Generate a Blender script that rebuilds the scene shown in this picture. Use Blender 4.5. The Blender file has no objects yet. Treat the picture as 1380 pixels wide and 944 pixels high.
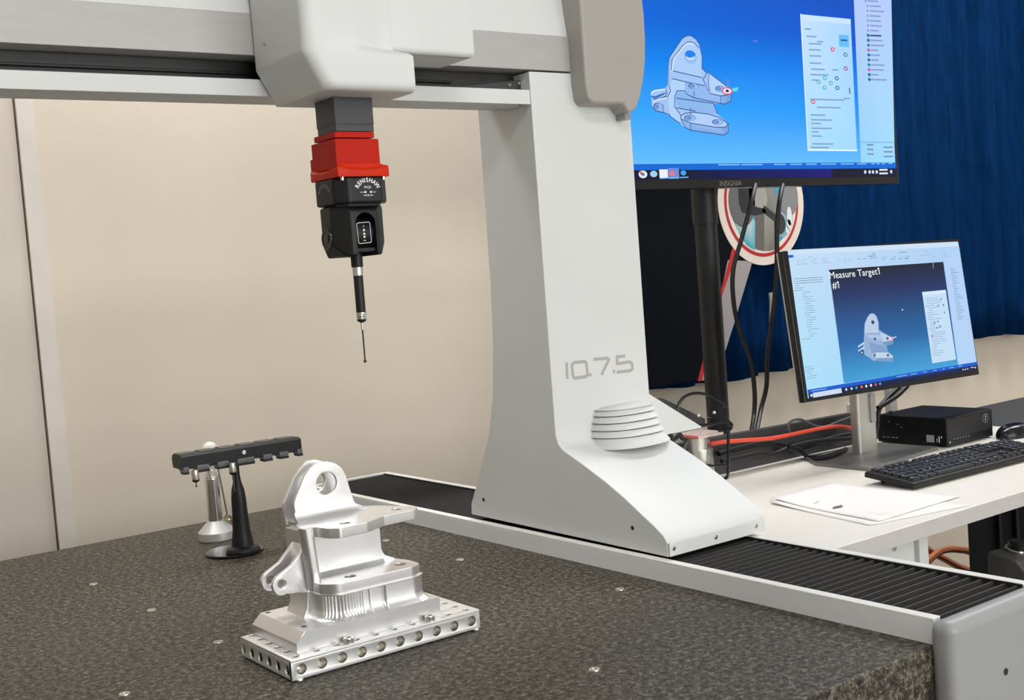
import bpy, bmesh, math, random
from mathutils import Vector, Matrix
random.seed(3)
S = bpy.context.scene
COL = S.collection
PI = math.pi

# ------------------------------------------------------------------ camera
cam = bpy.data.objects.new('camera', bpy.data.cameras.new('camera'))
COL.objects.link(cam)
cam.data.sensor_width = 36.0
cam.data.lens = 42.2787
cam.data.clip_start = 0.02
cam.matrix_world = Matrix(((0.80041365,0.09727610,-0.59150262,0.00000000),(-0.59480061,0.00624756,-0.80384899,0.00000000),(-0.07449985,0.99523782,0.06286052,0.44300000),(0.00000000,0.00000000,0.00000000,1.00000000)))
S.camera = cam

# ------------------------------------------------------------------ world and ceiling lights
W = bpy.data.worlds.new('room_light'); S.world = W; W.use_nodes = True
W.node_tree.nodes['Background'].inputs[0].default_value = (0.99, 0.99, 1.0, 1)
W.node_tree.nodes['Background'].inputs[1].default_value = 0.13
S.view_settings.view_transform = 'Standard'
S.view_settings.look = 'None'
S.view_settings.gamma = 1.0
S.view_settings.exposure = 0.0
S.view_settings.use_curve_mapping = False


def area(name, x, y, sx, sy, e, col=(0.99, 0.992, 1.0), z=1.875):
    l = bpy.data.lights.new(name, 'AREA'); l.shape = 'RECTANGLE'
    l.size = sx; l.size_y = sy; l.energy = e; l.color = col
    o = bpy.data.objects.new(name, l); o.location = (x, y, z); COL.objects.link(o)
    return o


area('ceiling_panel_light', 0.42, -0.05, 0.60, 0.30, 15)
area('ceiling_panel_light', 2.60, -0.10, 1.2, 0.30, 3)
area('ceiling_panel_light', 0.85, 2.25, 1.2, 0.30, 21)
area('ceiling_panel_light', 2.75, 1.75, 1.2, 0.30, 25)
area('ceiling_panel_light', 4.20, 1.75, 1.2, 0.30, 24)
area('ceiling_panel_light', -1.60, 2.0, 1.2, 0.30, 3)
area('ceiling_panel_light', 1.10, -2.50, 1.2, 1.2, 24)
area('ceiling_panel_light', 2.60, -2.50, 1.2, 1.2, 18)
area('ceiling_panel_light', -1.20, -2.50, 1.2, 1.2, 9)
# fill light added behind the camera to brighten front-facing surfaces
wl = area('front_fill_light', 1.3, -3.45, 4.6, 1.3, 98, (0.97, 0.985, 1.0), 0.75)
wl.rotation_euler = (math.radians(90), 0, 0)


# ------------------------------------------------------------------ materials
def srgb(r, g, b):
    f = lambda c: c / 12.92 if c <= 0.04045 else ((c + 0.055) / 1.055) ** 2.4
    return (f(r / 255), f(g / 255), f(b / 255))


def mat(name, c, rough=0.5, metal=0.0, noise=0.0, nscale=40.0, bump=0.0, bscale=200.0, coat=0.0, stretch=None, spec=0.5, rnoise=0.0):
    m = bpy.data.materials.new(name); m.use_nodes = True
    nt = m.node_tree; n = nt.nodes; L = nt.links
    b = n['Principled BSDF']
    b.inputs['Base Color'].default_value = (*c, 1)
    b.inputs['Roughness'].default_value = rough
    b.inputs['Metallic'].default_value = metal
    b.inputs['Coat Weight'].default_value = coat
    b.inputs['Specular IOR Level'].default_value = spec
    tc = n.new('ShaderNodeTexCoord'); mp = n.new('ShaderNodeMapping')
    L.new(tc.outputs['Object'], mp.inputs['Vector'])
    if stretch: mp.inputs['Scale'].default_value = stretch
    nz = n.new('ShaderNodeTexNoise'); nz.inputs['Scale'].default_value = nscale; nz.inputs['Detail'].default_value = 5
    L.new(mp.outputs['Vector'], nz.inputs['Vector'])
    rp = n.new('ShaderNodeValToRGB')
    k = max(noise, 0.015)
    rp.color_ramp.elements[0].color = (*[max(0, x * (1 - k)) for x in c], 1); rp.color_ramp.elements[0].position = 0.3
    rp.color_ramp.elements[1].color = (*[min(1, x * (1 + k)) for x in c], 1); rp.color_ramp.elements[1].position = 0.7
    L.new(nz.outputs['Fac'], rp.inputs['Fac']); L.new(rp.outputs['Color'], b.inputs['Base Color'])
    if rnoise:
        mr = n.new('ShaderNodeMapRange'); mr.inputs['To Min'].default_value = max(0.02, rough - rnoise); mr.inputs['To Max'].default_value = rough + rnoise
        L.new(nz.outputs['Fac'], mr.inputs['Value']); L.new(mr.outputs['Result'], b.inputs['Roughness'])
    if bump:
        n2 = n.new('ShaderNodeTexNoise'); n2.inputs['Scale'].default_value = bscale
        L.new(mp.outputs['Vector'], n2.inputs['Vector'])
        bp = n.new('ShaderNodeBump'); bp.inputs['Strength'].default_value = bump; bp.inputs['Distance'].default_value = 0.001
        L.new(n2.outputs['Fac'], bp.inputs['Height']); L.new(bp.outputs['Normal'], b.inputs['Normal'])
    return m


def granite():
    m = mat('speckled_granite', (0.08, 0.075, 0.068), 0.52)
    nt = m.node_tree; n = nt.nodes; L = nt.links; b = n['Principled BSDF']
    tc = n.new('ShaderNodeTexCoord')
    v1 = n.new('ShaderNodeTexNoise'); v1.inputs['Scale'].default_value = 125; v1.inputs['Detail'].default_value = 7; v1.inputs['Roughness'].default_value = 0.8
    v2 = n.new('ShaderNodeTexNoise'); v2.inputs['Scale'].default_value = 330; v2.inputs['Detail'].default_value = 3
    L.new(tc.outputs['Object'], v1.inputs['Vector']); L.new(tc.outputs['Object'], v2.inputs['Vector'])
    r1 = n.new('ShaderNodeValToRGB'); e = r1.color_ramp
    e.elements[0].position = 0.38; e.elements[0].color = (0.018, 0.0155, 0.013, 1)
    e.elements[1].position = 0.66; e.elements[1].color = (0.245, 0.217, 0.170, 1)
    x = e.elements.new(0.50); x.color = (0.054, 0.047, 0.037, 1)
    L.new(v1.outputs['Fac'], r1.inputs['Fac'])
    r2 = n.new('ShaderNodeValToRGB')
    r2.color_ramp.elements[0].position = 0.62; r2.color_ramp.elements[0].color = (0, 0, 0, 1); r2.color_ramp.elements[1].position = 0.70; r2.color_ramp.elements[1].color = (0.8, 0.8, 0.8, 1)
    L.new(v2.outputs['Fac'], r2.inputs['Fac'])
    mx = n.new('ShaderNodeMix'); mx.data_type = 'RGBA'
    L.new(r2.outputs['Color'], mx.inputs['Factor']); L.new(r1.outputs['Color'], mx.inputs['A']); mx.inputs['B'].default_value = (0.33, 0.30, 0.24, 1)
    L.new(mx.outputs['Result'], b.inputs['Base Color'])
    b.inputs['Specular IOR Level'].default_value = 0.12
    return m


def emis_mat(name, strength, rough=0.25):
    # a lit screen: its picture is stored as colours of the flat shapes that make it up
    m = bpy.data.materials.new(name); m.use_nodes = True
    nt = m.node_tree; n = nt.nodes; L = nt.links; b = n['Principled BSDF']
    a = n.new('ShaderNodeVertexColor'); a.layer_name = 'Col'
    b.inputs['Base Color'].default_value = (0.004, 0.004, 0.005, 1); b.inputs['Roughness'].default_value = rough; b.inputs['Specular IOR Level'].default_value = 0.12
    L.new(a.outputs['Color'], b.inputs['Emission Color']); b.inputs['Emission Strength'].default_value = strength
    return m


def print_mat(name, rough=0.6):
    m = bpy.data.materials.new(name); m.use_nodes = True
    nt = m.node_tree; n = nt.nodes; L = nt.links; b = n['Principled BSDF']
    a = n.new('ShaderNodeVertexColor'); a.layer_name = 'Col'
    L.new(a.outputs['Color'], b.inputs['Base Color']); b.inputs['Roughness'].default_value = rough
    return m


def glass_mat():
    m = bpy.data.materials.new('clear_acrylic'); m.use_nodes = True
    b = m.node_tree.nodes['Principled BSDF']
    b.inputs['Base Color'].default_value = (0.93, 0.95, 0.93, 1); b.inputs['Transmission Weight'].default_value = 1.0
    b.inputs['Roughness'].default_value = 0.03; b.inputs['IOR'].default_value = 1.1
    return m


M = {}
M['white'] = mat('white_machine_paint', (0.672, 0.685, 0.675), 0.50, spec=0.22, noise=0.02, nscale=6, bump=0.08, bscale=900)
M['grey'] = mat('grey_machine_paint', (0.29, 0.294, 0.298), 0.42, noise=0.02, nscale=6, bump=0.08, bscale=900)
M['covergrey'] = mat('warm_grey_cover', (0.37, 0.35, 0.32), 0.45, noise=0.02, nscale=6, bump=0.08, bscale=900)
M['beam'] = mat('anodised_beam_panel', (0.43, 0.415, 0.405), 0.34, noise=0.03, nscale=12, stretch=(1, 1, 12))
M['rail'] = mat('grey_aluminium_rail', (0.78, 0.79, 0.80), 0.4, metal=0.0, noise=0.03, nscale=9)
M['railtop'] = mat('bright_edge_strip', (0.80, 0.79, 0.74), 0.35, noise=0.02)
M['black'] = mat('black_plastic', (0.010, 0.010, 0.011), 0.42, spec=0.3, noise=0.2, bump=0.1, bscale=900)
M['gloss'] = mat('glossy_black', (0.008, 0.008, 0.010), 0.2, spec=0.35, noise=0.1)
M['dark'] = mat('dark_slot', (0.012, 0.011, 0.011), 0.5, noise=0.3)
M['bellows'] = mat('bellows_fabric', (0.011, 0.0095, 0.0085), 0.6, spec=0.3, noise=0.35, nscale=90, stretch=(1, 3, 1))
M['granite'] = granite()
M['alu'] = mat('machined_aluminium', (0.82, 0.815, 0.82), 0.36, metal=1.0, noise=0.02, nscale=25, rnoise=0.04)
M['alu2'] = mat('milled_block_aluminium', (0.80, 0.795, 0.79), 0.38, metal=1.0, noise=0.02, nscale=25, rnoise=0.03)
M['alu3'] = mat('anodised_plate_aluminium', (0.70, 0.70, 0.69), 0.42, metal=0.6, noise=0.04, nscale=60, rnoise=0.05)
M['steel'] = mat('polished_steel', (0.72, 0.70, 0.66), 0.14, metal=1.0, noise=0.03)
M['steel2'] = mat('brushed_steel', (0.62, 0.60, 0.55), 0.28, metal=1.0, noise=0.05, nscale=50, stretch=(1, 1, 20))
M['ram'] = mat('charcoal_ram', (0.042, 0.042, 0.050), 0.45, noise=0.08)
M['red'] = mat('red_anodised', (0.46, 0.014, 0.005), 0.42, spec=0.1, noise=0.05)
M['redcollar'] = mat('red_orange_collar', (0.58, 0.028, 0.006), 0.38, spec=0.12, noise=0.05)
M['wall'] = mat('beige_wall_panel', (0.700, 0.618, 0.505), 0.6, noise=0.025, nscale=3, bump=0.05, bscale=400)
M['wall2'] = mat('beige_door_panel', (0.64, 0.575, 0.49), 0.6, noise=0.025, nscale=3)
M['walltrim'] = mat('pale_trim', (0.71, 0.655, 0.59), 0.5, noise=0.04, nscale=14)
M['ceil'] = mat('ceiling_tile', (0.75, 0.74, 0.70), 0.8, noise=0.06, nscale=60)
M['floor'] = mat('grey_vinyl_floor', (0.30, 0.28, 0.25), 0.5, noise=0.12, nscale=20)
M['roomwall'] = mat('painted_room_wall', (0.74, 0.71, 0.66), 0.7, noise=0.03, nscale=5)
M['curtain'] = mat('navy_curtain', (0.0015, 0.019, 0.072), 0.95, spec=0.03, noise=0.25, nscale=60, stretch=(1, 1, 0.15), bump=0.2, bscale=700)
M['desk'] = mat('white_desk_laminate', (0.80, 0.755, 0.68), 0.38, noise=0.02, nscale=20)
M['deskedge'] = mat('desk_edge_band', (0.52, 0.50, 0.48), 0.45, noise=0.03)
M['darkdesk'] = mat('charcoal_table_top', (0.040, 0.040, 0.041), 0.55, noise=0.1)
M['silver'] = mat('silver_stand', (0.55, 0.54, 0.50), 0.36, metal=0.7, noise=0.04)
M['silverbase'] = mat('brushed_stand_base', (0.22, 0.217, 0.205), 0.38, metal=0.6, noise=0.05, stretch=(1, 20, 1))
M['paper'] = mat('white_paper', (0.76, 0.735, 0.71), 0.75, noise=0.015)
M['key'] = mat('black_keycap', (0.012, 0.012, 0.014), 0.4, noise=0.15)
M['pcblack'] = mat('black_computer_case', (0.004, 0.004, 0.006), 0.45, spec=0.2, noise=0.2)
M['redcable'] = mat('red_cable_sheath', (0.70, 0.07, 0.035), 0.4, noise=0.05)
M['orange'] = mat('orange_brown_hose', (0.52, 0.15, 0.05), 0.45, noise=0.15, nscale=30)
M['ball'] = mat('ceramic_ball', (0.88, 0.86, 0.78), 0.12, noise=0.02)
M['greycase'] = mat('charcoal_case', (0.07, 0.07, 0.072), 0.45, noise=0.1)
M['ruby'] = mat('dark_ball', (0.04, 0.008, 0.008), 0.15)
M['grille'] = mat('dark_grille', (0.055, 0.055, 0.056), 0.5)
M['cablejacket'] = mat('black_cable_jacket', (0.009, 0.009, 0.010), 0.42, spec=0.3, noise=0.1)
M['glass'] = glass_mat()
M['greypost'] = mat('grey_post_paint', (0.36, 0.34, 0.32), 0.5, noise=0.03)
M['tvscreen'] = emis_mat('lit_television_picture', 1.0)
M['monscreen'] = emis_mat('lit_monitor_picture', 1.0)
M['print'] = print_mat('printed_ink')
M['bannerprint'] = print_mat('printed_banner_fabric', 0.7)
M['mesh'] = mat('white_mesh_pad', (0.75, 0.66, 0.62), 0.6)


# ------------------------------------------------------------------ object helpers
def obj(name, bm, m, parent=None, smooth=True, label=None):
    me = bpy.data.meshes.new(name)
    if isinstance(bm, bpy.types.Mesh):
        me = bm
    else:
        bmesh.ops.recalc_face_normals(bm, faces=bm.faces[:])
        bm.to_mesh(me); bm.free()
    me.name = name
    if smooth:
        me.polygons.foreach_set('use_smooth', [True] * len(me.polygons))
        try: me.set_sharp_from_angle(angle=math.radians(32))
        except Exception: pass
    me.materials.clear(); me.materials.append(m)
    o = bpy.data.objects.new(name, me); COL.objects.link(o)
    if smooth and len(me.polygons) < 6000:
        w_ = o.modifiers.new('weighted_normals', 'WEIGHTED_NORMAL'); w_.keep_sharp = True
    if parent:
        o.parent = parent
        o.matrix_parent_inverse = parent.matrix_world.inverted() if parent.matrix_world != Matrix.Identity(4) else Matrix.Identity(4)
    if label: o['label'] = label
    return o


def thing(name, label, cat, loc=(0, 0, 0), group=None):
    o = bpy.data.objects.new(name, None); COL.objects.link(o)
    o.empty_display_size = 0.05
    o.location = loc; o['label'] = label; o['category'] = cat
    if group: o['group'] = group
    bpy.context.view_layer.update()
    return o


def tag(o, label, cat, group=None):
    o['label'] = label; o['category'] = cat
    if group: o['group'] = group
    return o


def struct(o):
    o['kind'] = 'structure'
    return o


def BM(): return bmesh.new()


def bev(bm, r, seg=3, ang=30):
    if r <= 0: return bm
    es = [e for e in bm.edges if len(e.link_faces) == 2 and e.calc_face_angle(0) > math.radians(ang)]
    bmesh.ops.bevel(bm, geom=es, offset=r, segments=seg, profile=0.5, affect='EDGES', clamp_overlap=True)
    return bm


def merge(dst, src, mtx=None):
    me = bpy.data.meshes.new('tmp'); src.to_mesh(me); src.free()
    if mtx is not None: me.transform(mtx)
    dst.from_mesh(me); bpy.data.meshes.remove(me)
    return dst


def box(x0, x1, y0, y1, z0, z1, r=0.0, seg=2, bm=None):
    b = BM()
    bmesh.ops.create_cube(b, size=1)
    for v in b.verts:
        v.co = Vector((x0 + (v.co.x + .5) * (x1 - x0), y0 + (v.co.y + .5) * (y1 - y0), z0 + (v.co.z + .5) * (z1 - z0)))
    bev(b, r, seg)
    return merge(bm, b) if bm is not None else b


AX = {'X': lambda a, b, c: (c, a, b), 'Y': lambda a, b, c: (a, c, b), 'Z': lambda a, b, c: (a, b, c)}


def prism(pts, axis, a, b, r=0.0, seg=2, bm=None):
    q = BM(); f = AX[axis]
    v0 = [q.verts.new(f(p[0], p[1], a)) for p in pts]; v1 = [q.verts.new(f(p[0], p[1], b)) for p in pts]
    q.faces.new(v0); q.faces.new(v1)
    n = len(pts)
    for i in range(n): q.faces.new((v0[i], v0[(i + 1) % n], v1[(i + 1) % n], v1[i]))
    bmesh.ops.recalc_face_normals(q, faces=q.faces[:])
    bev(q, r, seg)
    return merge(bm, q) if bm is not None else q


def lathe(prof, c, d=(0, 0, 1), seg=28, bm=None):
    # prof: (radius, height along d)
    q = BM() if bm is None else bm
    rot = Vector((0, 0, 1)).rotation_difference(Vector(d).normalized()).to_matrix()
    c = Vector(c); rings = []
    for r, h in prof:
        if r < 1e-6: rings.append([q.verts.new(c + rot @ Vector((0, 0, h)))])
        else: rings.append([q.verts.new(c + rot @ Vector((r * math.cos(2 * PI * i / seg), r * math.sin(2 * PI * i / seg), h))) for i in range(seg)])
    for A, B in zip(rings, rings[1:]):
        for i in range(seg):
            j = (i + 1) % seg
            if len(A) == 1 and len(B) == 1: continue
            if len(A) == 1: q.faces.new((A[0], B[i], B[j]))
            elif len(B) == 1: q.faces.new((A[i], B[0], A[j]))
            else: q.faces.new((A[i], B[i], B[j], A[j]))
    if len(rings[0]) > 1: q.faces.new(rings[0])
    if len(rings[-1]) > 1: q.faces.new(rings[-1])
    return q


def cyl(c0, c1, r, seg=20, bm=None, r2=None):
    d = Vector(c1) - Vector(c0)
    return lathe([(r, 0), (r if r2 is None else r2, d.length)], c0, d, seg, bm)


def ball(c, r, bm=None, seg=20, sz=1.0):
    return lathe([(r * math.sin(PI * i / 12) if 0 < i < 12 else 0, -r * sz * math.cos(PI * i / 12)) for i in range(13)], c, (0, 0, 1), seg, bm)


def smooth_path(pts, k=8):
    P = [Vector(p) for p in pts]; out = []
    for i in range(len(P) - 1):
        p0 = P[max(i - 1, 0)]; p1 = P[i]; p2 = P[i + 1]; p3 = P[min(i + 2, len(P) - 1)]
        for j in range(k):
            t = j / k
            out.append(0.5 * ((2 * p1) + (p2 - p0) * t + (2 * p0 - 5 * p1 + 4 * p2 - p3) * t * t + (3 * p1 - p0 - 3 * p2 + p3) * t ** 3))
    out.append(P[-1]); return out


def tube(pts, r, seg=8, bm=None, k=8, closed=False):
    q = BM() if bm is None else bm
    P = smooth_path(pts, k) if k else [Vector(p) for p in pts]
    if closed: P = P[:-1] if (P[0] - P[-1]).length < 1e-5 else P
    n = len(P); up = None; rings = []
    for i in range(n):
        a = P[(i - 1) % n] if (closed or i > 0) else P[i]
        b = P[(i + 1) % n] if (closed or i < n - 1) else P[i]
        t = (b - a).normalized()
        if up is None:
            up = Vector((0, 0, 1)) if abs(t.z) < 0.9 else Vector((1, 0, 0))
        s = t.cross(up); 
        if s.length < 1e-4: s = t.orthogonal()
        s.normalize(); up = s.cross(t).normalized()
        rings.append([q.verts.new(P[i] + r * (math.cos(2 * PI * j / seg) * s + math.sin(2 * PI * j / seg) * up)) for j in range(seg)])
    m = n if closed else n - 1
    for i in range(m):
        A = rings[i]; B = rings[(i + 1) % n]
        for j in range(seg): q.faces.new((A[j], A[(j + 1) % seg], B[(j + 1) % seg], B[j]))
    if not closed: q.faces.new(rings[0]); q.faces.new(rings[-1])
    return q


def arc(cx, cy, r, a0, a1, n=10):
    return [(cx + r * math.cos(math.radians(a0 + (a1 - a0) * i / n)), cy + r * math.sin(math.radians(a0 + (a1 - a0) * i / n))) for i in range(n + 1)]


def rounded(pts, radii, n=6):
    # polygon with rounded corners
    out = []; k = len(pts)
    if not isinstance(radii, (list, tuple)): radii = [radii] * k
    for i in range(k):
        p = Vector((*pts[i], 0)); a = Vector((*pts[i - 1], 0)); b = Vector((*pts[(i + 1) % k], 0)); r = radii[i]
        if r <= 0: out.append(tuple(p[:2])); continue
        u = (a - p).normalized(); v = (b - p).normalized()
        th = u.angle(v)
        d = min(r / math.tan(th / 2), 0.48 * (a - p).length, 0.48 * (b - p).length)
        p1 = p + u * d; p2 = p + v * d
        for j in range(n + 1):
            t = j / n
            q = (1 - t) ** 2 * p1 + 2 * t * (1 - t) * (p * 0.86 + (p1 + p2) * 0.07) + t * t * p2
            out.append((q.x, q.y))
    return out


DG = None


def curve_plate(outline, holes, axis, a, b, bevel=0.0006, bm=None, hseg=20):
    # flat plate with real through holes: 2-D curve filled and extruded; holes are (cx, cy, r) or point lists
    cu = bpy.data.curves.new('tmp', 'CURVE'); cu.dimensions = '2D'; cu.fill_mode = 'BOTH'
    cu.extrude = abs(b - a) / 2 - bevel; cu.bevel_depth = bevel; cu.bevel_resolution = 1; cu.offset = -bevel
    def add(pts):
        s = cu.splines.new('POLY'); s.points.add(len(pts) - 1)
        for i, p in enumerate(pts): s.points[i].co = (p[0], p[1], 0, 1)
        s.use_cyclic_u = True
    add(outline)
    for h in holes:
        if isinstance(h, tuple) and len(h) == 3 and not isinstance(h[0], tuple): add(arc(h[0], h[1], h[2], 0, 360 - 360 / hseg, hseg - 1))
        else: add(h)
    o = bpy.data.objects.new('tmp', cu); COL.objects.link(o)
    dg = bpy.context.evaluated_depsgraph_get(); dg.update()
    me = bpy.data.meshes.new_from_object(o.evaluated_get(dg))
    bpy.data.objects.remove(o); bpy.data.curves.remove(cu)
    f = AX[axis]; c = (a + b) / 2
    for v in me.vertices: v.co = f(v.co.x, v.co.y, c + v.co.z)
    q = BM() if bm is None else bm
    q.from_mesh(me); bpy.data.meshes.remove(me)
    bmesh.ops.remove_doubles(q, verts=q.verts[:], dist=1e-6)
    return q


FONT = {}


def text_geo(body, size=1.0, align='CENTER', bold=False):
    # filled outline of a line of text as (verts, faces) at unit placement
    k = (body, align, bold)
    if k not in FONT:
        cu = bpy.data.curves.new('tmp', 'FONT'); cu.body = body; cu.align_x = align; cu.resolution_u = 2; cu.offset = 0.018 if bold else 0.0
        o = bpy.data.objects.new('tmp', cu); COL.objects.link(o)
        dg = bpy.context.evaluated_depsgraph_get(); dg.update()
        me = bpy.data.meshes.new_from_object(o.evaluated_get(dg))
        FONT[k] = ([tuple(v.co[:2]) for v in me.vertices], [tuple(p.vertices) for p in me.polygons])
        bpy.data.objects.remove(o); bpy.data.curves.remove(cu); bpy.data.meshes.remove(me)
    v, f = FONT[k]
    return [(x * size, y * size) for x, y in v], f


class Flat:
    """flat print: coloured shapes lying on one plane (origin o, axes u and v), layered a hair apart along n"""
    def __init__(s, o, u, v, step=0.00012):
        s.o = Vector(o); s.u = Vector(u).normalized(); s.v = Vector(v).normalized(); s.n = s.u.cross(s.v); s.st = step
        s.V = []; s.F = []; s.C = []
    def pt(s, p, l): return s.o + s.u * p[0] + s.v * p[1] + s.n * (s.st * l)
    def poly(s, pts, col, l=1):
        b = len(s.V); s.V += [s.pt(p, l) for p in pts]; s.F.append(list(range(b, b + len(pts)))); 
        cols = col if isinstance(col, list) else [col] * len(pts)
        s.C.append([srgb(*c) for c in cols])
    def rect(s, x0, y0, x1, y1, col, l=1): s.poly([(x0, y0), (x1, y0), (x1, y1), (x0, y1)], col, l)
    def line(s, pts, w, col, l=2, closed=False):
        P = [Vector((*p, 0)) for p in pts]
        if closed: P.append(P[0])
        for a, b in zip(P, P[1:]):
            d = (b - a)
            if d.length < 1e-7: continue
            n = Vector((-d.y, d.x, 0)).normalized() * w / 2; e = d.normalized() * w * 0.35
            s.poly([(a - n - e)[:2], (b - n + e)[:2], (b + n + e)[:2], (a + n - e)[:2]], col, l)
    def stroke(s, pts, w, col, l=2, closed=False):
        # one mitred ribbon: no overlapping pieces
        P = [Vector(p) for p in pts]; n = len(P); A = []; B = []
        for i in range(n):
            a = P[i - 1] if (i > 0 or closed) else None; b = P[(i + 1) % n] if (i < n - 1 or closed) else None
            d1 = (P[i] - a).normalized() if a is not None else (b - P[i]).normalized()
            d2 = (b - P[i]).normalized() if b is not None else d1
            n1 = Vector((-d1.y, d1.x)); n2 = Vector((-d2.y, d2.x)); m_ = (n1 + n2).normalized()
            k = w / 2 / max(0.35, m_.dot(n1))
            A.append(P[i] + m_ * k); B.append(P[i] - m_ * k)
        for i in range(n if closed else n - 1):
            j = (i + 1) % n
            s.poly([tuple(B[i]), tuple(B[j]), tuple(A[j]), tuple(A[i])], col, l)
    def ell(s, c, rx, ry, col, l=1, n=24, a0=0, a1=360):
        s.poly([(c[0] + rx * math.cos(math.radians(a0 + (a1 - a0) * i / n)), c[1] + ry * math.sin(math.radians(a0 + (a1 - a0) * i / n))) for i in range(n + (0 if a1 - a0 == 360 else 1))], col, l)
    def text(s, body, p, size, col, l=3, align='CENTER', rot=0.0, sx=1.0, bold=False):
        v, f = text_geo(body, size, align, bold); b = len(s.V); c, q = math.cos(rot), math.sin(rot)
        s.V += [s.pt((p[0] + (x * sx) * c - y * q, p[1] + (x * sx) * q + y * c), l) for x, y in v]
        for t in f: s.F.append([b + i for i in t]); s.C.append([srgb(*col)] * len(t))
    def build(s, name, m, parent=None, label=None):
        me = bpy.data.meshes.new(name); me.from_pydata([tuple(p) for p in s.V], [], s.F)
        ca = me.color_attributes.new('Col', 'FLOAT_COLOR', 'CORNER')
        i = 0
        for poly, cols in zip(me.polygons, s.C):
            for k in range(poly.loop_total):
                ca.data[i].color = (*cols[k], 1); i += 1
        return obj(name, me, m, parent, smooth=False, label=label)


# ================================================================== ROOM
FL = -0.85
struct(obj('floor', box(-3.2, 5.2, -3.6, 2.9, FL - 0.1, FL), M['floor']))
struct(obj('ceiling', box(-3.2, 5.2, -3.6, 2.9, 1.9, 2.0), M['ceil']))
struct(obj('wall_left', box(-3.3, -3.2, -3.6, 2.9, FL, 1.9), M['roomwall']))
struct(obj('wall_right', box(5.2, 5.3, -3.6, 2.9, FL, 1.9), M['roomwall']))
struct(obj('wall_front', box(-3.3, 5.3, -3.7, -3.6, FL, 1.9), M['roomwall']))
wb = BM(); box(0.711, 5.2, 2.66, 2.76, FL, 1.9, 0, bm=wb)
wback = struct(obj('wall_back', wb, M['wall']))
w1 = struct(obj('added_window_1', box(-1.05, 3.65, -3.60, -3.57, 0.05, 1.45, 0.004), M['white']))  # unseen frame, added to go with the front fill light
for i in range(4): obj('pane', box(-1.0 + 1.16 * i, 0.10 + 1.16 * i, -3.572, -3.566, 0.10, 1.40, 0.001), M['ball'], w1)  # panes of that same added, unseen frame
lp = struct(obj('wall_panel', box(-3.2, 0.7075, 2.664, 2.76, FL, 1.9, 0.002), M['wall2'], wback))
struct(obj('trim_1', box(0.7105, 0.748, 2.6565, 2.664, FL, 1.9, 0.001), M['walltrim'], wback))

# navy curtain hung in front of the back wall
q = BM(); n = 340; x0, x1 = 2.18, 5.15
rows = 14; vs = []
for r in range(rows + 1):
    z = 0.068 + (1.87 - 0.068) * r / rows; row = []
    for i in range(n + 1):
        x = x0 + (x1 - x0) * i / n
        amp = 0.016 + 0.008 * math.sin(x * 3.1)
        y = 2.585 + amp * math.sin(x * 46 + 1.3 * math.sin(x * 5.3)) + 0.006 * math.sin(x * 97 + z * 2)
        zz = z + (0.006 * math.sin(x * 11) + 0.004 * math.sin(x * 27) if r == 0 else 0)
        row.append(q.verts.new((x, y, zz)))
    vs.append(row)
for r in range(rows):
    for i in range(n): q.faces.new((vs[r][i], vs[r][i + 1], vs[r + 1][i + 1], vs[r + 1][i]))
cur = obj('curtain', q, M['curtain'])
sm = cur.modifiers.new('thickness', 'SOLIDIFY'); sm.thickness = 0.003
tag(cur, 'navy blue pleated curtain hanging along the back wall behind the screens', 'curtain')

# printed banner hanging in front of the curtain
bn = thing('banner', 'dark printed banner with round red and white emblem hanging behind the television pole', 'banner', (2.3, 2.53, 0.08))
BYY = 2.53
bo = [(2.1012,0.0867),(2.6137,0.0913),(2.8006,0.428),(2.8588,0.4754),(2.9023,0.9549),(2.1794,0.9325)]
obj('fabric', prism(bo, 'Y', BYY, BYY + 0.006), mat('dark_banner_fabric', (0.004, 0.005, 0.008), 0.9, spec=0.08, noise=0.15, nscale=30), bn)
F = Flat((0, BYY - 0.0006, 0), (1, 0, 0), (0, 0, 1), 0.0003)
F.poly([(2.692,0.4369),(2.8001,0.4272),(2.7057,0.2513),(2.6332,0.1244),(2.6097,0.0863),(2.5353,0.0869),(2.6268,0.2734)], (150, 143, 142), 1)
F.poly([(2.7143,0.471),(2.7363,0.4621),(2.6406,0.3035),(2.5494,0.0869),(2.531,0.0874),(2.6289,0.2966)], (178, 26, 26), 2)
cc = [(2.8581,0.606)][0]; rr = [(3.0524,0.6271)][0][0] - cc[0]
rz = cc[1] - [(2.8585,0.4123)][0][1]
obj('emblem_disc', prism([(cc[0] + rr * math.cos(2 * PI * i / 64), cc[1] + rz * math.sin(2 * PI * i / 64)) for i in range(64)], 'Y', BYY - 0.0015, BYY + 0.006), M['paper'], bn)
F.ell(cc, rr, rz, (214, 200, 188), 4, 64)
F.ell(cc, rr * .865, rz * .865, (170, 24, 26), 6, 64)
F.ell(cc, rr * .81, rz * .81, (216, 204, 194), 7, 64)
F.ell(cc, rr * .735, rz * .735, (60, 140, 160), 8, 64)
F.poly([(2.7311,0.6213),(2.7857,0.5765),(2.82,0.5504),(2.8118,0.4598),(2.7767,0.4771),(2.7479,0.5095),(2.7314,0.5503),(2.7261,0.5906)], [(200, 205, 205), (205, 210, 210), (110, 185, 195), (40, 150, 165), (40, 150, 165), (60, 160, 170), (190, 205, 205), (205, 205, 200)], 9)
F.poly([(2.9287,0.5595),(2.9563,0.6002),(2.9964,0.6153),(2.9924,0.5446),(2.9774,0.513),(2.9465,0.4918),(2.9235,0.5023)], (128, 160, 172), 9)
F.poly([(2.8217,0.5692),(2.8639,0.5742),(2.8532,0.4562),(2.8213,0.4625),(2.8133,0.466)], (92, 88, 82), 10)
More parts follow.
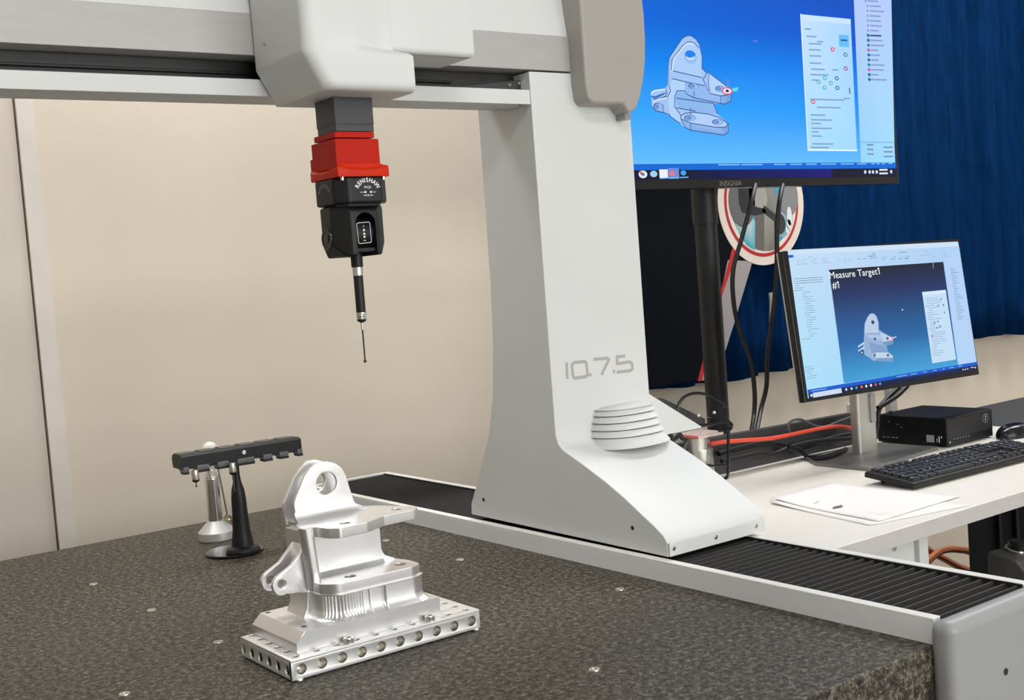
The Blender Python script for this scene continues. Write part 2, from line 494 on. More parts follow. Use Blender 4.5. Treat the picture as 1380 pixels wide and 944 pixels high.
F.poly([(2.8642,0.5773),(2.9281,0.5532),(2.9198,0.461),(2.8814,0.4558),(2.8532,0.4562)], [(146, 142, 132), (128, 124, 116), (100, 96, 90), (104, 100, 92), (120, 116, 108)], 10)
F.poly([(2.8389,0.6565),(2.8995,0.6555),(2.9611,0.6001),(2.9276,0.5468),(2.8552,0.5807),(2.8228,0.6317)], [(120, 120, 116), (130, 130, 126), (100, 98, 94), (112, 108, 100), (124, 120, 112), (110, 108, 104)], 11)
F.ell([(2.98,0.6221)][0], 0.045, 0.062, (120, 122, 122), 12, 28)
F.ell([(2.7662,0.6112)][0], 0.058, 0.078, (92, 92, 92), 12, 28)
F.ell([(2.8309,0.6191)][0], 0.05, 0.05, (150, 146, 140), 12, 28)
F.poly([(2.7523,0.6564),(2.7998,0.6556),(2.7979,0.6105),(2.8285,0.5925),(2.8651,0.5868),(2.8733,0.5739),(2.8169,0.5668),(2.7631,0.5772),(2.7521,0.6054)], (22, 26, 28), 13)
F.line([(2.8648,0.5836),(2.9276,0.5468)], 0.022, (36, 38, 38), 13)
F.ell([(2.9314,0.5371)][0], 0.026, 0.032, (40, 42, 42), 14, 20)
for a in ((735, 390, .014, .024), (738, 450, .012, .016), (722, 505, .009, .012)):
    pass
F.ell([(2.9782,0.5596)][0], .012, .03, (206, 210, 210), 14, 16)
F.ell([(2.9735,0.534)][0], .010, .016, (206, 210, 210), 14, 16)
F.ell([(2.9642,0.5173)][0], .008, .012, (206, 210, 210), 14, 16)
F.build('printed_emblem', M['bannerprint'], bn)

# ================================================================== GRANITE TABLE with rail and bellows
gt = thing('granite_table', 'dark speckled granite measuring table with bellows covered rail along its right side', 'table', (0.5, 1.5, FL))
obj('granite_slab', box(-0.36, 1.335, 0.787, 2.275, -0.30, 0.0, 0.0035, 2), M['granite'], gt)
for xa, ya in ((-0.2, 0.95), (1.0, 0.95), (0.4, 2.1)):
    obj('support', box(xa - 0.1, xa + 0.1, ya - 0.1, ya + 0.1, FL, -0.3, 0.01), M['grey'], gt)
for (x, y) in ((0.5638, 1.9363), (0.5716, 1.6969), (0.5754, 1.4648), (0.8263, 1.0141), (1.0646, 1.2393), (1.0247, 1.5722), (0.4184, 1.3594), (1.0242, 1.8007)):
    obj('threaded_insert', lathe([(0.0035, 0.0003), (0.0035, 0.0011), (0.0062, 0.0011), (0.0066, 0.0)], (x, y, 0), seg=18), M['steel2'], gt)
ZR = 0.0297
rl = obj('rail', box(1.128, 1.1425, 0.789, 2.296, 0.0, 0.0262, 0.0), M['rail'], gt, smooth=False)
obj('rail_edge', box(1.1285, 1.1425, 0.789, 2.296, 0.0262, ZR, 0.001), M['railtop'], rl)
rl = obj('rail', box(1.3105, 1.3235, 0.789, 2.296, 0.0, 0.0262, 0.0), M['rail'], gt, smooth=False)
obj('rail_edge', box(1.310, 1.3235, 0.789, 2.296, 0.0262, ZR, 0.001), M['railtop'], rl)
obj('rail_end', box(1.1425, 1.310, 2.286, 2.296, 0.0, ZR, 0.001), M['rail'], gt)
q = BM(); pitch = 0.0158; y = 0.7905; pr = []
while y < 2.284:
    pr += [(y, 0.0205), (y + pitch * .30, 0.0262), (y + pitch * .42, 0.0265), (y + pitch * .60, 0.0215)]
    y += pitch
va = [q.verts.new((1.1427, a, b)) for a, b in pr]; vb = [q.verts.new((1.3098, a, b)) for a, b in pr]
for i in range(len(pr) - 1): q.faces.new((va[i], va[i + 1], vb[i + 1], vb[i]))
obj('bellows', q, M['bellows'], gt, smooth=False)
for xa in (1.1426, 1.3092): obj('rail_shade_strip', box(xa, xa + 0.0008, 0.790, 2.286, 0.002, 0.0285), M['dark'], gt)  # black strips that paint the shade onto the rails' inner faces
cap = obj('end_cap', box(1.1165, 1.345, 0.757, 0.789, -0.42, 0.0305, 0.013, 5), M['grey'], gt)
hp = [(1.2128,-0.045)][0]
obj('screw_hole', lathe([(0.0005, 0), (0.0036, 0.0001), (0.0042, 0.0008)], (hp[0], 0.7572, hp[1]), (0, -1, 0), 16), M['dark'], cap)

# ================================================================== BRIDGE
br = thing('measuring_bridge', 'white gantry bridge with flared right leg marked 10.7.5 riding on the rail', 'machine', (1.2, 1.45, 0.03))
XI, XO = 1.140, 1.342
prof = [(1.4528, 0.7475), (1.4528, 0.2), (1.4520, 0.188), (1.4470, 0.176), (1.437, 0.168), (1.3992, 0.1528), (1.344, 0.1290), (1.3017, 0.1075), (1.2665, 0.0870), (1.2418, 0.0730), (1.2260, 0.0625), (1.2195, 0.0535), (1.2185, 0.0325),
        (1.7030, 0.0365), (1.7010, 0.055), (1.6650, 0.120), (1.6350, 0.175), (1.6130, 0.245), (1.6020, 0.330), (1.5960, 0.43), (1.5945, 0.56), (1.5940, 0.7475)]
obj('leg', prism(prof, 'X', XI, XO, 0.0022, 2), M['white'], br)
fp = obj('foot_plate', box(1.141, 1.3245, 1.2150, 1.2185, 0.0335, 0.0525, 0.0008), M['white'], br)
for xx in (1.148, 1.232, 1.317):
    obj('screw', lathe([(0.0032, 0), (0.0032, 0.0012), (0.0024, 0.0018)], (xx, 1.2150, 0.0445), (0, -1, 0), 14), M['steel2'], fp)
for yz in [(1.2895,0.0654)] + [(1.6619,0.0666)]:
    obj('screw_hole', lathe([(0.0030, 0.0004), (0.0034, 0.0)], (XI, yz[0], yz[1]), (-1, 0, 0), 14), M['dark'], br)
# flared outer wing
obj('wing', prism([(1.340, 0.2315), (1.458, 0.1600), (1.455, 0.1580), (1.340, 0.1580)], 'Y', 1.4535, 1.592, 0.001), M['white'], br)
# curved louvres over the foot
def sup(a_, cx, cy, a, b, n=2.6):
    ca, sa = math.cos(a_), math.sin(a_)
    return (cx + a * math.copysign(abs(ca) ** (2 / n), ca), cy + b * math.copysign(abs(sa) ** (2 / n), sa))
def skirt(levels, m_, name):
    # levels: (a, b, z, cx); open shell hugging the front of the leg
    q = BM(); nseg = 40; A = []
    for i in range(nseg + 1):
        an = math.radians(180 + 180 * i / nseg)
        A.append([q.verts.new((*sup(an, c_, 1.4540, a, b), z)) for a, b, z, c_ in levels])
    for i in range(nseg):
        for j in range(len(levels) - 1): q.faces.new((A[i][j], A[i][j + 1], A[i + 1][j + 1], A[i + 1][j]))
    return obj(name, q, m_, br)
VC, VZ = 1.2760, 0.2110
skirt([(0.001, 0.001, 0.2225, VC), (0.040, 0.030, 0.2215, VC), (0.0555, 0.0440, 0.2185, VC)], M['white'], 'vent_top')
for k in range(5):
    a0, b0, zt_ = 0.0545 + 0.0030 * k, 0.0430 + 0.0058 * k, VZ - 0.0108 * k
    c_ = VC - 0.0008 * k
    dz = 0.0090 if k < 4 else 0.0150
    grow = 0.0036 if k < 4 else 0.0075
    skirt([(a0 - 0.0035, b0 - 0.0035, zt_ + 0.0075, c_), (a0 + grow, b0 + grow, zt_ + 0.0075 - dz + 0.0012, c_), (a0 + grow - 0.0004, b0 + grow - 0.0004, zt_ + 0.0072 - dz, c_), (a0 - 0.006, b0 - 0.006, zt_ + 0.0070 - dz, c_)], M['white'], 'louvre')
    if k < 4: skirt([(a0 + 0.0004, b0 + 0.0004, zt_ + 0.0072 - dz, c_), (a0 + 0.0004, b0 + 0.0004, zt_ + 0.0040 - dz, c_)], M['dark'], 'louvre_gap')
# beam
obj('lower_beam', box(-0.36, 1.1395, 1.4535, 1.5195, 0.6975, 0.7195, 0.0012), M['white'], br)
obj('guideway', box(-0.36, 1.1395, 1.492, 1.56, 0.7196, 0.7490, 0), M['dark'], br)
obj('guide_strip', box(-0.36, 1.02, 1.484, 1.492, 0.731, 0.7345, 0.0008), M['black'], br)
obj('slot_plate', prism([(0.985, 0.7196), (1.1395, 0.7196), (1.1395, 0.738), (1.06, 0.728)], 'Y', 1.475, 1.4785), mat('dark_green_bracket', (0.03, 0.035, 0.034), 0.4), br)
for x_, z_ in [(1.1175,0.73),(1.1361,0.7334),(1.1511,0.7374)]:
    obj('bolt', lathe([(0.0032, 0), (0.0032, 0.002), (0.0015, 0.0035)], (x_, 1.475, z_), (0, -1, 0), 12), M['steel'], br)
obj('beam_panel', box(-0.36, 1.2245, 1.4528, 1.585, 0.7500, 0.8037, 0.0008), M['beam'], br, smooth=False)
obj('top_cover', prism([(1.4550, 0.8040), (1.4620, 0.86), (1.475, 1.02), (1.59, 1.02), (1.59, 0.8040)], 'X', -0.36, 1.2245, 0.0008), M['white'], br)
obj('support_leg', box(-0.34, -0.20, 1.40, 1.60, 0.0005, 0.70, 0.01), M['white'], br)
# rounded grey shell at the right end of the beam
q = BM(); pts = [(1.2215, 1.05), (1.2215, 0.728), (1.2240, 0.707), (1.2285, 0.6985), (1.236, 0.6965), (1.298, 0.6965), (1.302, 0.690), (1.306, 0.6835), (1.316, 0.6835), (1.327, 0.693), (1.336, 0.712), (1.344, 0.735), (1.351, 0.765), (1.3545, 0.80), (1.355, 0.84), (1.352, 0.88), (1.343, 0.94), (1.33, 1.0), (1.31, 1.05)]
obj('end_cover', prism(pts, 'Y', 1.418, 1.60, 0.012, 4), M['covergrey'], br)
obj('latch_tab', box(1.309, 1.322, 1.43, 1.45, 0.6745, 0.684, 0.001), M['grey'], br)
for p in [(1.1172,1.5075),(1.1239,1.4599)]:
    obj('screw_hole', lathe([(0.002, 0.0), (0.0035, 0.0003)], (p[0], p[1], 0.6975), (0, 0, -1), 12), M['dark'], br)
# size marking, painted strokes on the leg
F = Flat((0, 1.4528, 0), (1, 0, 0), (0, 0, 1), 0.0003)
INK = (172, 170, 166)
MW = 0.0052
for st in ([(1.1722,0.2999),(1.1714,0.2738)], [(1.1832,0.2958),(1.1867,0.2979),(1.2081,0.2977),(1.2119,0.2953),(1.2127,0.2758),(1.2092,0.2736),(1.1871,0.2738),(1.1834,0.2765),(1.1824,0.2938)], [(1.216,0.2757),(1.2213,0.2751)], [(1.2269,0.2989),(1.2559,0.298),(1.2591,0.2951),(1.2413,0.2726)], [(1.2652,0.2757),(1.2706,0.2751)], [(1.2943,0.2977),(1.2766,0.298),(1.2762,0.2871),(1.3038,0.2871),(1.3081,0.2837),(1.308,0.2753),(1.3043,0.2731),(1.2736,0.2735)]):
    F.stroke(st, MW, INK, 1, len(st) == 9)
F.build('size_marking', M['print'], br)

# ================================================================== CARRIAGE
cg = thing('bridge_carriage', 'rounded white carriage cover hanging on the bridge beam above the red probe mount', 'machine part', (0.77, 1.38, 0.68))
def sstep(a, b, x):
    t = min(1, max(0, (x - a) / (b - a))); return t * t * (3 - 2 * t)
CB = 1.4490
def x_left(z): return 0.6900 if z > 0.7290 else 0.6900 + 0.0245 * ((0.7290 - z) / 0.0455)
def y_front(x, z):
    # bulging lower front, the face above the ridge sinks back towards the right
    bulge = 1.3067
    back = bulge + 0.0475 * sstep(0.700, 0.838, x) ** 1.3
    t = sstep(0.7280, 0.7470, z)
    return bulge * (1 - t) + back * t
q = BM(); zr = [0.6835 + d for d in (0, .0006, .0016, .003, .005, .008, .012, .018, .026, .034, .040, .0455, .050, .0535, .0555, .0575, .0595, .0615, .0635, .068, .08, .11, .16, .23, .3365)]
tt = [0, .002, .006, .014, .026, .045, .07, .10, .14, .2, .28, .36, .44, .52, .6, .68, .76, .83, .89, .94, .97, .985, .995, 1.0]
G = []
for z in zr:
    row = []; xl = x_left(z); xr = 0.8425
    for t in tt:
        x = xl + (xr - xl) * t
        slope = 0.0 if z > 0.729 else 1.0
        e1 = (x - xl) * (0.88 if slope else 1.0); e2 = z - 0.6835; e3 = xr - x
        y = y_front(x, z)
        for e, r in ((e1, 0.016), (e2, 0.011), (e3, 0.004)):
            if e < r: y += r - math.sqrt(max(0, r * r - (r - e) ** 2))
        row.append(q.verts.new((x, y, z)))
    G.append(row)
for A, B in zip(G, G[1:]):
    for i in range(len(tt) - 1): q.faces.new((A[i], A[i + 1], B[i + 1], B[i]))
# side, bottom and top walls back to the beam
loopv = [r[0] for r in G[::-1]] + G[0][1:] + [r[-1] for r in G[1:]] + G[-1][-2:0:-1]
backv = [q.verts.new((v.co.x, CB, v.co.z)) for v in loopv]
for i in range(len(loopv)):
    k = (i + 1) % len(loopv); q.faces.new((loopv[i], loopv[k], backv[k], backv[i]))
obj('front_cover', q, M['white'], cg)
up = BM()
prism(rounded([(0.8300, 1.4490), (0.8300, 1.3560), (0.9775, 1.3600), (0.9775, 1.4490)], [0, 0, 0.006, 0], 7), 'Z', 0.7430, 1.02, 0.0, bm=up)
bmesh.ops.recalc_face_normals(up, faces=up.faces[:])
es = [e for e in up.edges if all(abs(v.co.z - 0.7430) < 1e-5 for v in e.verts)]
bmesh.ops.bevel(up, geom=es, offset=0.008, segments=4, profile=0.5, affect='EDGES')
obj('side_cover', up, M['white'], cg)
sc = [(1.4171,0.7587)][0]
obj('screw', lathe([(0.0036, 0), (0.0036, 0.0012), (0.0022, 0.0020)], (0.6900, sc[0], sc[1]), (-1, 0, 0), 14), M['steel2'], cg)

# ================================================================== PROBE HEAD on its ram
ph = thing('probe_head', 'black five axis probe head under a red mount on the charcoal ram', 'probe', (0.7785, 1.385, 0.343))
HX, HY = 0.7783, 1.385
obj('ram', box(0.7506, 0.8060, 1.360, 1.410, 0.640, 0.690, 0.0008), M['ram'], ph, smooth=False)
obj('ram_cover', box(0.7500, 0.8064, 1.3594, 1.4106, 0.6490, 0.6842, 0.0008), M['ram'], ph, smooth=False)
m1 = obj('red_mount', box(0.7455, 0.8030, 1.3555, 1.4120, 0.6315, 0.6390, 0.0008), M['red'], ph, label='bright red square probe mount')
obj('mount_block', box(0.7435, 0.8075, 1.3530, 1.4180, 0.5930, 0.6300, 0.0012), M['red'], m1)
obj('mount_step', box(0.7432, 0.7600, 1.4000, 1.4235, 0.5930, 0.6110, 0.001), M['red'], m1)
# flared collar
q = BM(); rings = []
def sqr(hw, z, ch, lift=0.0):
    base_ = []; c4 = [(-hw, -hw), (hw, -hw), (hw, hw), (-hw, hw)]
    for i in range(4):
        a, b = Vector(c4[i]), Vector(c4[(i + 1) % 4])
        base_ += [tuple(a.lerp(b, t)) for t in (0.0, .06, .14, .24, .36, .5, .64, .76, .86, .94)]
    out = []
    for (x, y) in base_:
        m_ = min(abs(x), abs(y)) / hw
        f = 1 - ch * (m_ ** 6)
        out.append(q.verts.new((HX - 0.0002 + x * f, HY - 0.0010 + y * f, z + lift * m_ ** 2)))
    return out
rings = [sqr(0.0385, 0.5812, 0.05), sqr(0.0392, 0.5825, 0.05), sqr(0.0392, 0.5888, 0.05, 0.0050), sqr(0.0375, 0.5905, 0.05, 0.0052), sqr(0.0335, 0.5925, 0.04, 0.0040), sqr(0.0318, 0.5980, 0.03, 0.0)]
nr = len(rings[0])
for A, B in zip(rings, rings[1:]):
    for i in range(nr): q.faces.new((A[i], A[(i + 1) % nr], B[(i + 1) % nr], B[i]))
q.faces.new(rings[0]); q.faces.new(rings[-1])
obj('collar', q, M['redcollar'], m1)
# upper head block: square with scooped corners
def octo(hw, c, cx=HX, cy=HY): return [(cx - hw + c, cy - hw), (cx + hw - c, cy - hw), (cx + hw, cy - hw + c), (cx + hw, cy + hw - c), (cx + hw - c, cy + hw), (cx - hw + c, cy + hw), (cx - hw, cy + hw - c), (cx - hw, cy - hw + c)]
hb = obj('head_body', prism(octo(0.0390, 0.0150), 'Z', 0.5475, 0.5812, 0.0035, 3), M['black'], ph)
for sx, sy in ((-1, -1), (1, -1)):
    obj('latch_pin', cyl((HX + sx * 0.0300, HY + sy * 0.0345, 0.5770), (HX + sx * 0.0300, HY + sy * 0.0345, 0.5822), 0.0024, 12), M['steel'], hb)
obj('neck', prism(octo(0.0305, 0.009), 'Z', 0.5440, 0.5485, 0.001), M['black'], ph)
# lower knuckle with two cheeks and an arched opening
kq = prism([(HX - 0.0370, HY - 0.0090), (HX - 0.0200, HY - 0.0305), (HX + 0.0200, HY - 0.0305), (HX + 0.0375, HY - 0.0130), (HX + 0.0375, HY + 0.0200), (HX + 0.0220, HY + 0.0340), (HX - 0.0220, HY + 0.0340), (HX - 0.0370, HY + 0.0200)], 'Z', 0.4810, 0.5460, 0.0, bm=None)
for co, no in (((HX - 0.0255, HY, 0.4810), (-1, 0, -0.75)), ((HX + 0.0255, HY, 0.4810), (1, 0, -0.75)), ((HX, HY - 0.0305, 0.5390), (0, -1, 1.1))):
    bmesh.ops.bisect_plane(kq, geom=kq.verts[:] + kq.edges[:] + kq.faces[:], plane_co=co, plane_no=no, clear_outer=True)
    bmesh.ops.holes_fill(kq, edges=[e for e in kq.edges if e.is_boundary])
bmesh.ops.recalc_face_normals(kq, faces=kq.faces[:])
bev(kq, 0.0055, 4, 20)
cut = prism([(HX - 0.0140, 0.4700), (HX + 0.0155, 0.4700)] + arc(HX + 0.0007, 0.5215, 0.0148, 0, 180, 18), 'Y', HY - 0.05, HY + 0.0135)
def boolean(a, b):
    oo = []
    for i, bm_ in enumerate((a, b)):
        me = bpy.data.meshes.new('tmp'); bmesh.ops.recalc_face_normals(bm_, faces=bm_.faces[:]); bm_.to_mesh(me); bm_.free()
        o = bpy.data.objects.new('tmp', me); COL.objects.link(o); oo.append(o)
    md = oo[0].modifiers.new('cut', 'BOOLEAN'); md.object = oo[1]; md.operation = 'DIFFERENCE'; md.solver = 'EXACT'
    dg = bpy.context.evaluated_depsgraph_get(); dg.update()
    me = bpy.data.meshes.new_from_object(oo[0].evaluated_get(dg))
    for o in oo:
        m_ = o.data; bpy.data.objects.remove(o); bpy.data.meshes.remove(m_)
    q = BM(); q.from_mesh(me); bpy.data.meshes.remove(me); return q
yk = obj('knuckle', boolean(kq, cut), M['black'], ph)
obj('drum_seat', box(HX - 0.0138, HX + 0.0152, HY - 0.0250, HY + 0.0130, 0.4860, 0.4910, 0.001), M['black'], yk)
obj('drum', cyl((HX - 0.0135, HY - 0.0010, 0.509), (HX + 0.0150, HY - 0.0010, 0.509), 0.0228, 40), M['black'], yk)
obj('hub_ring', lathe([(0.0, 0.0006), (0.0105, 0.0006), (0.0105, 0.0012), (0.0135, 0.0012), (0.0140, 0)], (HX - 0.0369, HY + 0.006, 0.5055), (-1, 0, 0), 32), M['gloss'], yk)
F = Flat((HX, HY - 0.0391, 0), (1, 0, 0), (0, 0, 1), 0.00012)
WH = (232, 232, 230)
word = 'RENISHAW'
wds = [.72, .64, .80, .38, .66, .80, .76, .98]; cum = [(sum(wds[:i]) + wds[i] / 2) / sum(wds) for i in range(8)]
for i, ch in enumerate(word):
    a = math.radians(160 - 140 * cum[i]); r_ = 0.0128
    F.text(ch, (0.003 + r_ * 1.12 * math.cos(a), 0.5612 + r_ * math.sin(a)), 0.0080, WH, 1, rot=a - PI / 2, bold=True, sx=.9)
F.text('PH20', (0.003, 0.5658), 0.0046, (206, 190, 190), 1, bold=True)
F.ell((-0.0008, 0.5612), 0.0014, 0.0014, WH, 1); F.ell((0.0072, 0.5612), 0.0014, 0.0014, WH, 1)
F.text('ERROR', (-0.0052, 0.5604), 0.0019, WH, 1); F.text('PROBE', (0.0118, 0.5604), 0.0019, WH, 1)
for k, sx in enumerate((-0.0032, 0.0010, 0.0058)):
    x = 0.003 + sx - 0.001
    d = (-1, 1, 1)[k]
    F.poly([(x - 0.0012 * d, 0.5560), (x - 0.0012 * d, 0.5582), (x + 0.0012 * d, 0.5571)], WH, 1)
F.rect(-0.0040, 0.5568, -0.0022, 0.5574, WH, 1); F.text('+', (0.0100, 0.5560), 0.003, WH, 1); F.text('B', (0.0042, 0.5560), 0.0028, WH, 1)
F.build('front_label', M['print'], hb)
F = Flat((HX - 0.0391, HY, 0), (0, -1, 0), (0, 0, 1), 0.00012)
for i, ch in enumerate(word):
    a = math.radians(160 - 140 * cum[i]); r_ = 0.0128
    F.text(ch, (0.000 + r_ * math.cos(a), 0.5590 + r_ * math.sin(a)), 0.0062, (150, 150, 148), 1, rot=a - PI / 2)
F.build('side_label', M['print'], hb)
F = Flat((HX - 0.0383, HY + 0.006, 0.5055), (0, -1, 0), (0, 0, 1), 0.0001)
for i in range(14):
    a = 2 * PI * i / 14
    F.text('RENISHAWPH20A-'[i], (0.0119 * math.cos(a), 0.0119 * math.sin(a)), 0.0028, (150, 152, 154), 1, rot=a - PI / 2)
F.line([(-0.002, -0.006), (-0.002, 0.006)], 0.001, (120, 122, 124), 1); F.ell((0.003, 0.0), 0.003, 0.005, (60, 62, 64), 1)
F.build('hub_print', M['print'], yk)
F = Flat((HX + 0.0006, HY - 0.0247, 0.510), (1, 0, 0), (0, 0, 1), 0.0001)
lab = rounded([(-0.0090, -0.0135), (0.0098, -0.0125), (0.0094, 0.0140), (-0.0100, 0.0130)], 0.002, 4)
F.stroke(lab, 0.0008, (200, 200, 198), 2, True)
F.text('+', (0, 0.0072), 0.0045, WH, 2)
for zz, d in ((0.0042, 1), (-0.0006, 1), (-0.0054, -1)):
    F.poly([(-0.0019, zz - 0.0016 * d), (0.0019, zz - 0.0016 * d), (0, zz + 0.0017 * d)], WH, 2)
F.rect(-0.0018, -0.0100, 0.0018, -0.0093, WH, 2)
F.build('arrow_label', M['print'], yk)
# probe body and stylus
pb = obj('probe_body', lathe([(0.0078, 0.0), (0.0078, 0.024)], (HX + 0.0005, HY, 0.4672), seg=28), M['black'], ph)
obj('probe_ring', lathe([(0.0066, 0), (0.0068, 0.002), (0.0068, 0.0095), (0.0064, 0.0112)], (HX + 0.0005, HY, 0.4560), seg=28), M['steel2'], pb)
obj('probe_sleeve', lathe([(0.0063, 0), (0.0063, 0.0482)], (HX + 0.0005, HY, 0.4078), seg=28), M['black'], pb)
obj('probe_ring', lathe([(0.0063, 0), (0.0067, 0.0015), (0.0062, 0.003), (0.0067, 0.0045), (0.0062, 0.006), (0.0067, 0.0075), (0.0063, 0.0093)], (HX + 0.0005, HY, 0.3985), seg=28), M['steel2'], pb)
obj('probe_tip', lathe([(0.0020, 0), (0.0058, 0.0022), (0.0063, 0.0045)], (HX + 0.0005, HY, 0.3942), seg=24), M['gloss'], pb)
sy = obj('stylus', lathe([(0.0010, 0.0), (0.0011, 0.0395)], (HX + 0.0005, HY, 0.3452), seg=10), M['gloss'], ph, label='thin black stylus with a tiny dark ball')
obj('stylus_holder', lathe([(0.0017, 0), (0.0021, 0.0095)], (HX + 0.0005, HY, 0.3847), seg=12), M['steel2'], sy)
obj('stylus_ball', ball((HX + 0.0005, HY, 0.3437), 0.0022, seg=14), M['ruby'], sy)

# ================================================================== FIXTURE PLATE
fpl = thing('fixture_plate', 'silver fixture plate full of round holes under the machined bracket', 'plate', (0.70, 1.31, 0.0))
PX0, PX1, PY0, PY1, PZ0, PZ1 = 0.5705, 0.8315, 1.2410, 1.3790, 0.0018, 0.0255
pitx = 0.0262; px = [0.5832 + pitx * i for i in range(10)]; py = [1.2530 + 0.0240 * j for j in range(6)]
q = BM()
tops = [(x, y, 0.0042) for x in px for y in py]
curve_plate([(PX0, PY0), (PX1, PY0), (PX1, PY1), (PX0, PY1)], tops, 'Z', PZ1 - 0.003, PZ1, 0.0004, q, 14)
curve_plate([(PX0, PZ0), (PX1, PZ0), (PX1, PZ1 - 0.0029), (PX0, PZ1 - 0.0029)], [(x, 0.0129, 0.0062) for x in px], 'Y', PY0, PY0 + 0.006, 0.0005, q, 22)
curve_plate([(PY0 + 0.001, PZ0), (PY1, PZ0), (PY1, PZ1 - 0.0029), (PY0 + 0.001, PZ1 - 0.0029)], [(y, 0.0115, 0.0060) for y in py], 'X', PX0, PX0 + 0.006, 0.0005, q, 22)
box(PX1 - 0.004, PX1 - 0.0003, PY0 + 0.001, PY1, PZ0, PZ1 - 0.001, 0, bm=q); box(PX0 + 0.001, PX1 - 0.001, PY1 - 0.003, PY1 - 0.0003, PZ0, PZ1 - 0.001, 0, bm=q); box(PX0 + 0.001, PX1 - 0.001, PY0 + 0.001, PY1 - 0.001, PZ0 + 0.0003, PZ0 + 0.0015, 0, bm=q)
obj('plate_body', q, M['alu3'], fpl)
obj('hole_shade_core', box(PX0 + 0.014, PX1 - 0.004, PY0 + 0.014, PY1 - 0.004, 0.004, PZ1 - 0.006), M['dark'], fpl)  # black liner standing in for the shade inside the plate
q = BM()
for x, y, r_ in tops: cyl((x, y, PZ1 - 0.0062), (x, y, PZ1 - 0.0060), 0.006, 10, q)
obj('hole_shade_discs', q, M['dark'], fpl)  # black discs painting the shade deep in the top holes
q = BM()
for x in px: lathe([(0.0060, 0.0), (0.0056, 0.0015), (0.0056, 0.012)], (x, PY0 + 0.001, 0.0129), (0, 1, 0), 16, q)
for y in py: lathe([(0.0058, 0.0), (0.0054, 0.0015), (0.0054, 0.012)], (PX0 + 0.001, y, 0.0115), (1, 0, 0), 16, q)
bmesh.ops.delete(q, geom=[f for f in q.faces if len(f.verts) > 4 and (abs(f.calc_center_median().y - PY0 - 0.001) < 1e-5 or abs(f.calc_center_median().x - PX0 - 0.001) < 1e-5)], context='FACES_ONLY')
obj('side_bores', q, M['steel2'], fpl)
for (x, y) in ((0.580, 1.2440), (0.8255, 1.2440), (0.580, 1.372), (0.8255, 1.372)):
    obj('foot', lathe([(0.0046, 0), (0.0056, 0.0008), (0.0050, 0.0022)], (x, y, 0.0), seg=16), M['steel'], fpl)
for i in (3, 7):
    b_ = obj('cap_screw', lathe([(0.0066, 0), (0.0066, 0.0052), (0.0058, 0.0062), (0.0034, 0.0062), (0.0032, 0.0030), (0, 0.0030)], (px[i] - (0.0115 if i == 3 else 0.0025), 1.2500, PZ1), seg=20), M['steel2'], fpl)

# ================================================================== MACHINED BRACKET
mb = thing('machined_bracket', 'bright machined aluminium clevis bracket on its chamfered block standing on the fixture plate', 'machine part', (0.69, 1.32, PZ1))
ZB = 0.0490
bb = obj('base_block', prism([(0.5865, PZ1), (0.5870, 0.0375), (0.5990, ZB), (0.7852, ZB), (0.7855, PZ1)], 'Y', 1.2580, 1.3790, 0.0005, 1), M['alu2'], mb)
for hx, hy in [(0.606,1.3716),(0.6086,1.2785)]:
    obj('block_hole', lathe([(0.0034, 0.00005), (0.0036, 0.0)], (hx, hy, ZB + 0.0001), seg=14), M['dark'], bb)
# pedestal with milled flutes
flo = rounded([(0.6365, 1.3720), (0.6365, 1.2850), (0.6500, 1.2665), (0.7560, 1.2645), (0.7720, 1.2720), (0.7725, 1.3000), (0.7640, 1.3300), (0.7450, 1.3720)], [0.004, 0.012, 0.016, 0.014, 0.010, 0.016, 0.004, 0.004], 16)
def resample(pts, n):
    P = [Vector((*p, 0)) for p in pts] + [Vector((*pts[0], 0))]
    L_ = [0]
    for a, b in zip(P, P[1:]): L_.append(L_[-1] + (b - a).length)
    out = []; j = 0
    for i in range(n):
        t = L_[-1] * i / n
        while L_[j + 1] < t: j += 1
        f = (t - L_[j]) / max(1e-9, L_[j + 1] - L_[j]); out.append((P[j].lerp(P[j + 1], f), t))
    return out, L_[-1]
RS, LT = resample(flo, 520)
cxy = Vector((0.705, 1.318, 0))
q = BM(); rings = []
zs = [(ZB - 0.0005, 0.0085), (ZB + 0.0016, 0.0052), (ZB + 0.0038, 0.0030), (ZB + 0.0065, 0.0013), (ZB + 0.0100, 0.0003), (0.0700, 0.0), (0.0775, 0.0), (0.0782, 0.0014), (0.0795, 0.0014), (0.0797, 0.0)]
N_ = len(RS)
for k, (z, off) in enumerate(zs):
    ring = []
    for i in range(N_):
        p, t = RS[i]; tn = (RS[(i + 1) % N_][0] - RS[i - 1][0]).normalized(); nn = Vector((tn.y, -tn.x, 0))
        if nn.dot(p - cxy) < 0: nn = -nn
        fl = 0.0
        if k in (2, 3, 4, 5, 6) or k == 1:
            sf = p.y < 1.330 and p.x < 0.682
            if sf: fl = -0.0013 * (0.5 + 0.5 * math.cos(2 * PI * t / 0.0042)) ** 0.6
            for gx in (0.690, 0.7115):
                if p.y < 1.275 and abs(p.x - gx) < 0.0024: fl = -0.0022 * (1 - (abs(p.x - gx) / 0.0024) ** 2)
            if k == 1: fl *= 0.5
        o_ = off + fl
        if p.y > 1.36: o_ = min(o_, 0.001)
        pp = p + nn * o_
        pp.y = max(pp.y, 1.2583)
        ring.append(q.verts.new((pp.x, pp.y, z)))
    rings.append(ring)
for A, B in zip(rings, rings[1:]):
    for i in range(N_): q.faces.new((A[i], A[(i + 1) % N_], B[(i + 1) % N_], B[i]))
q.faces.new(rings[-1])
obj('fluted_pedestal', q, M['alu'], mb)
h1, h2 = [(0.6807,1.2905),(0.7523,1.2914)]
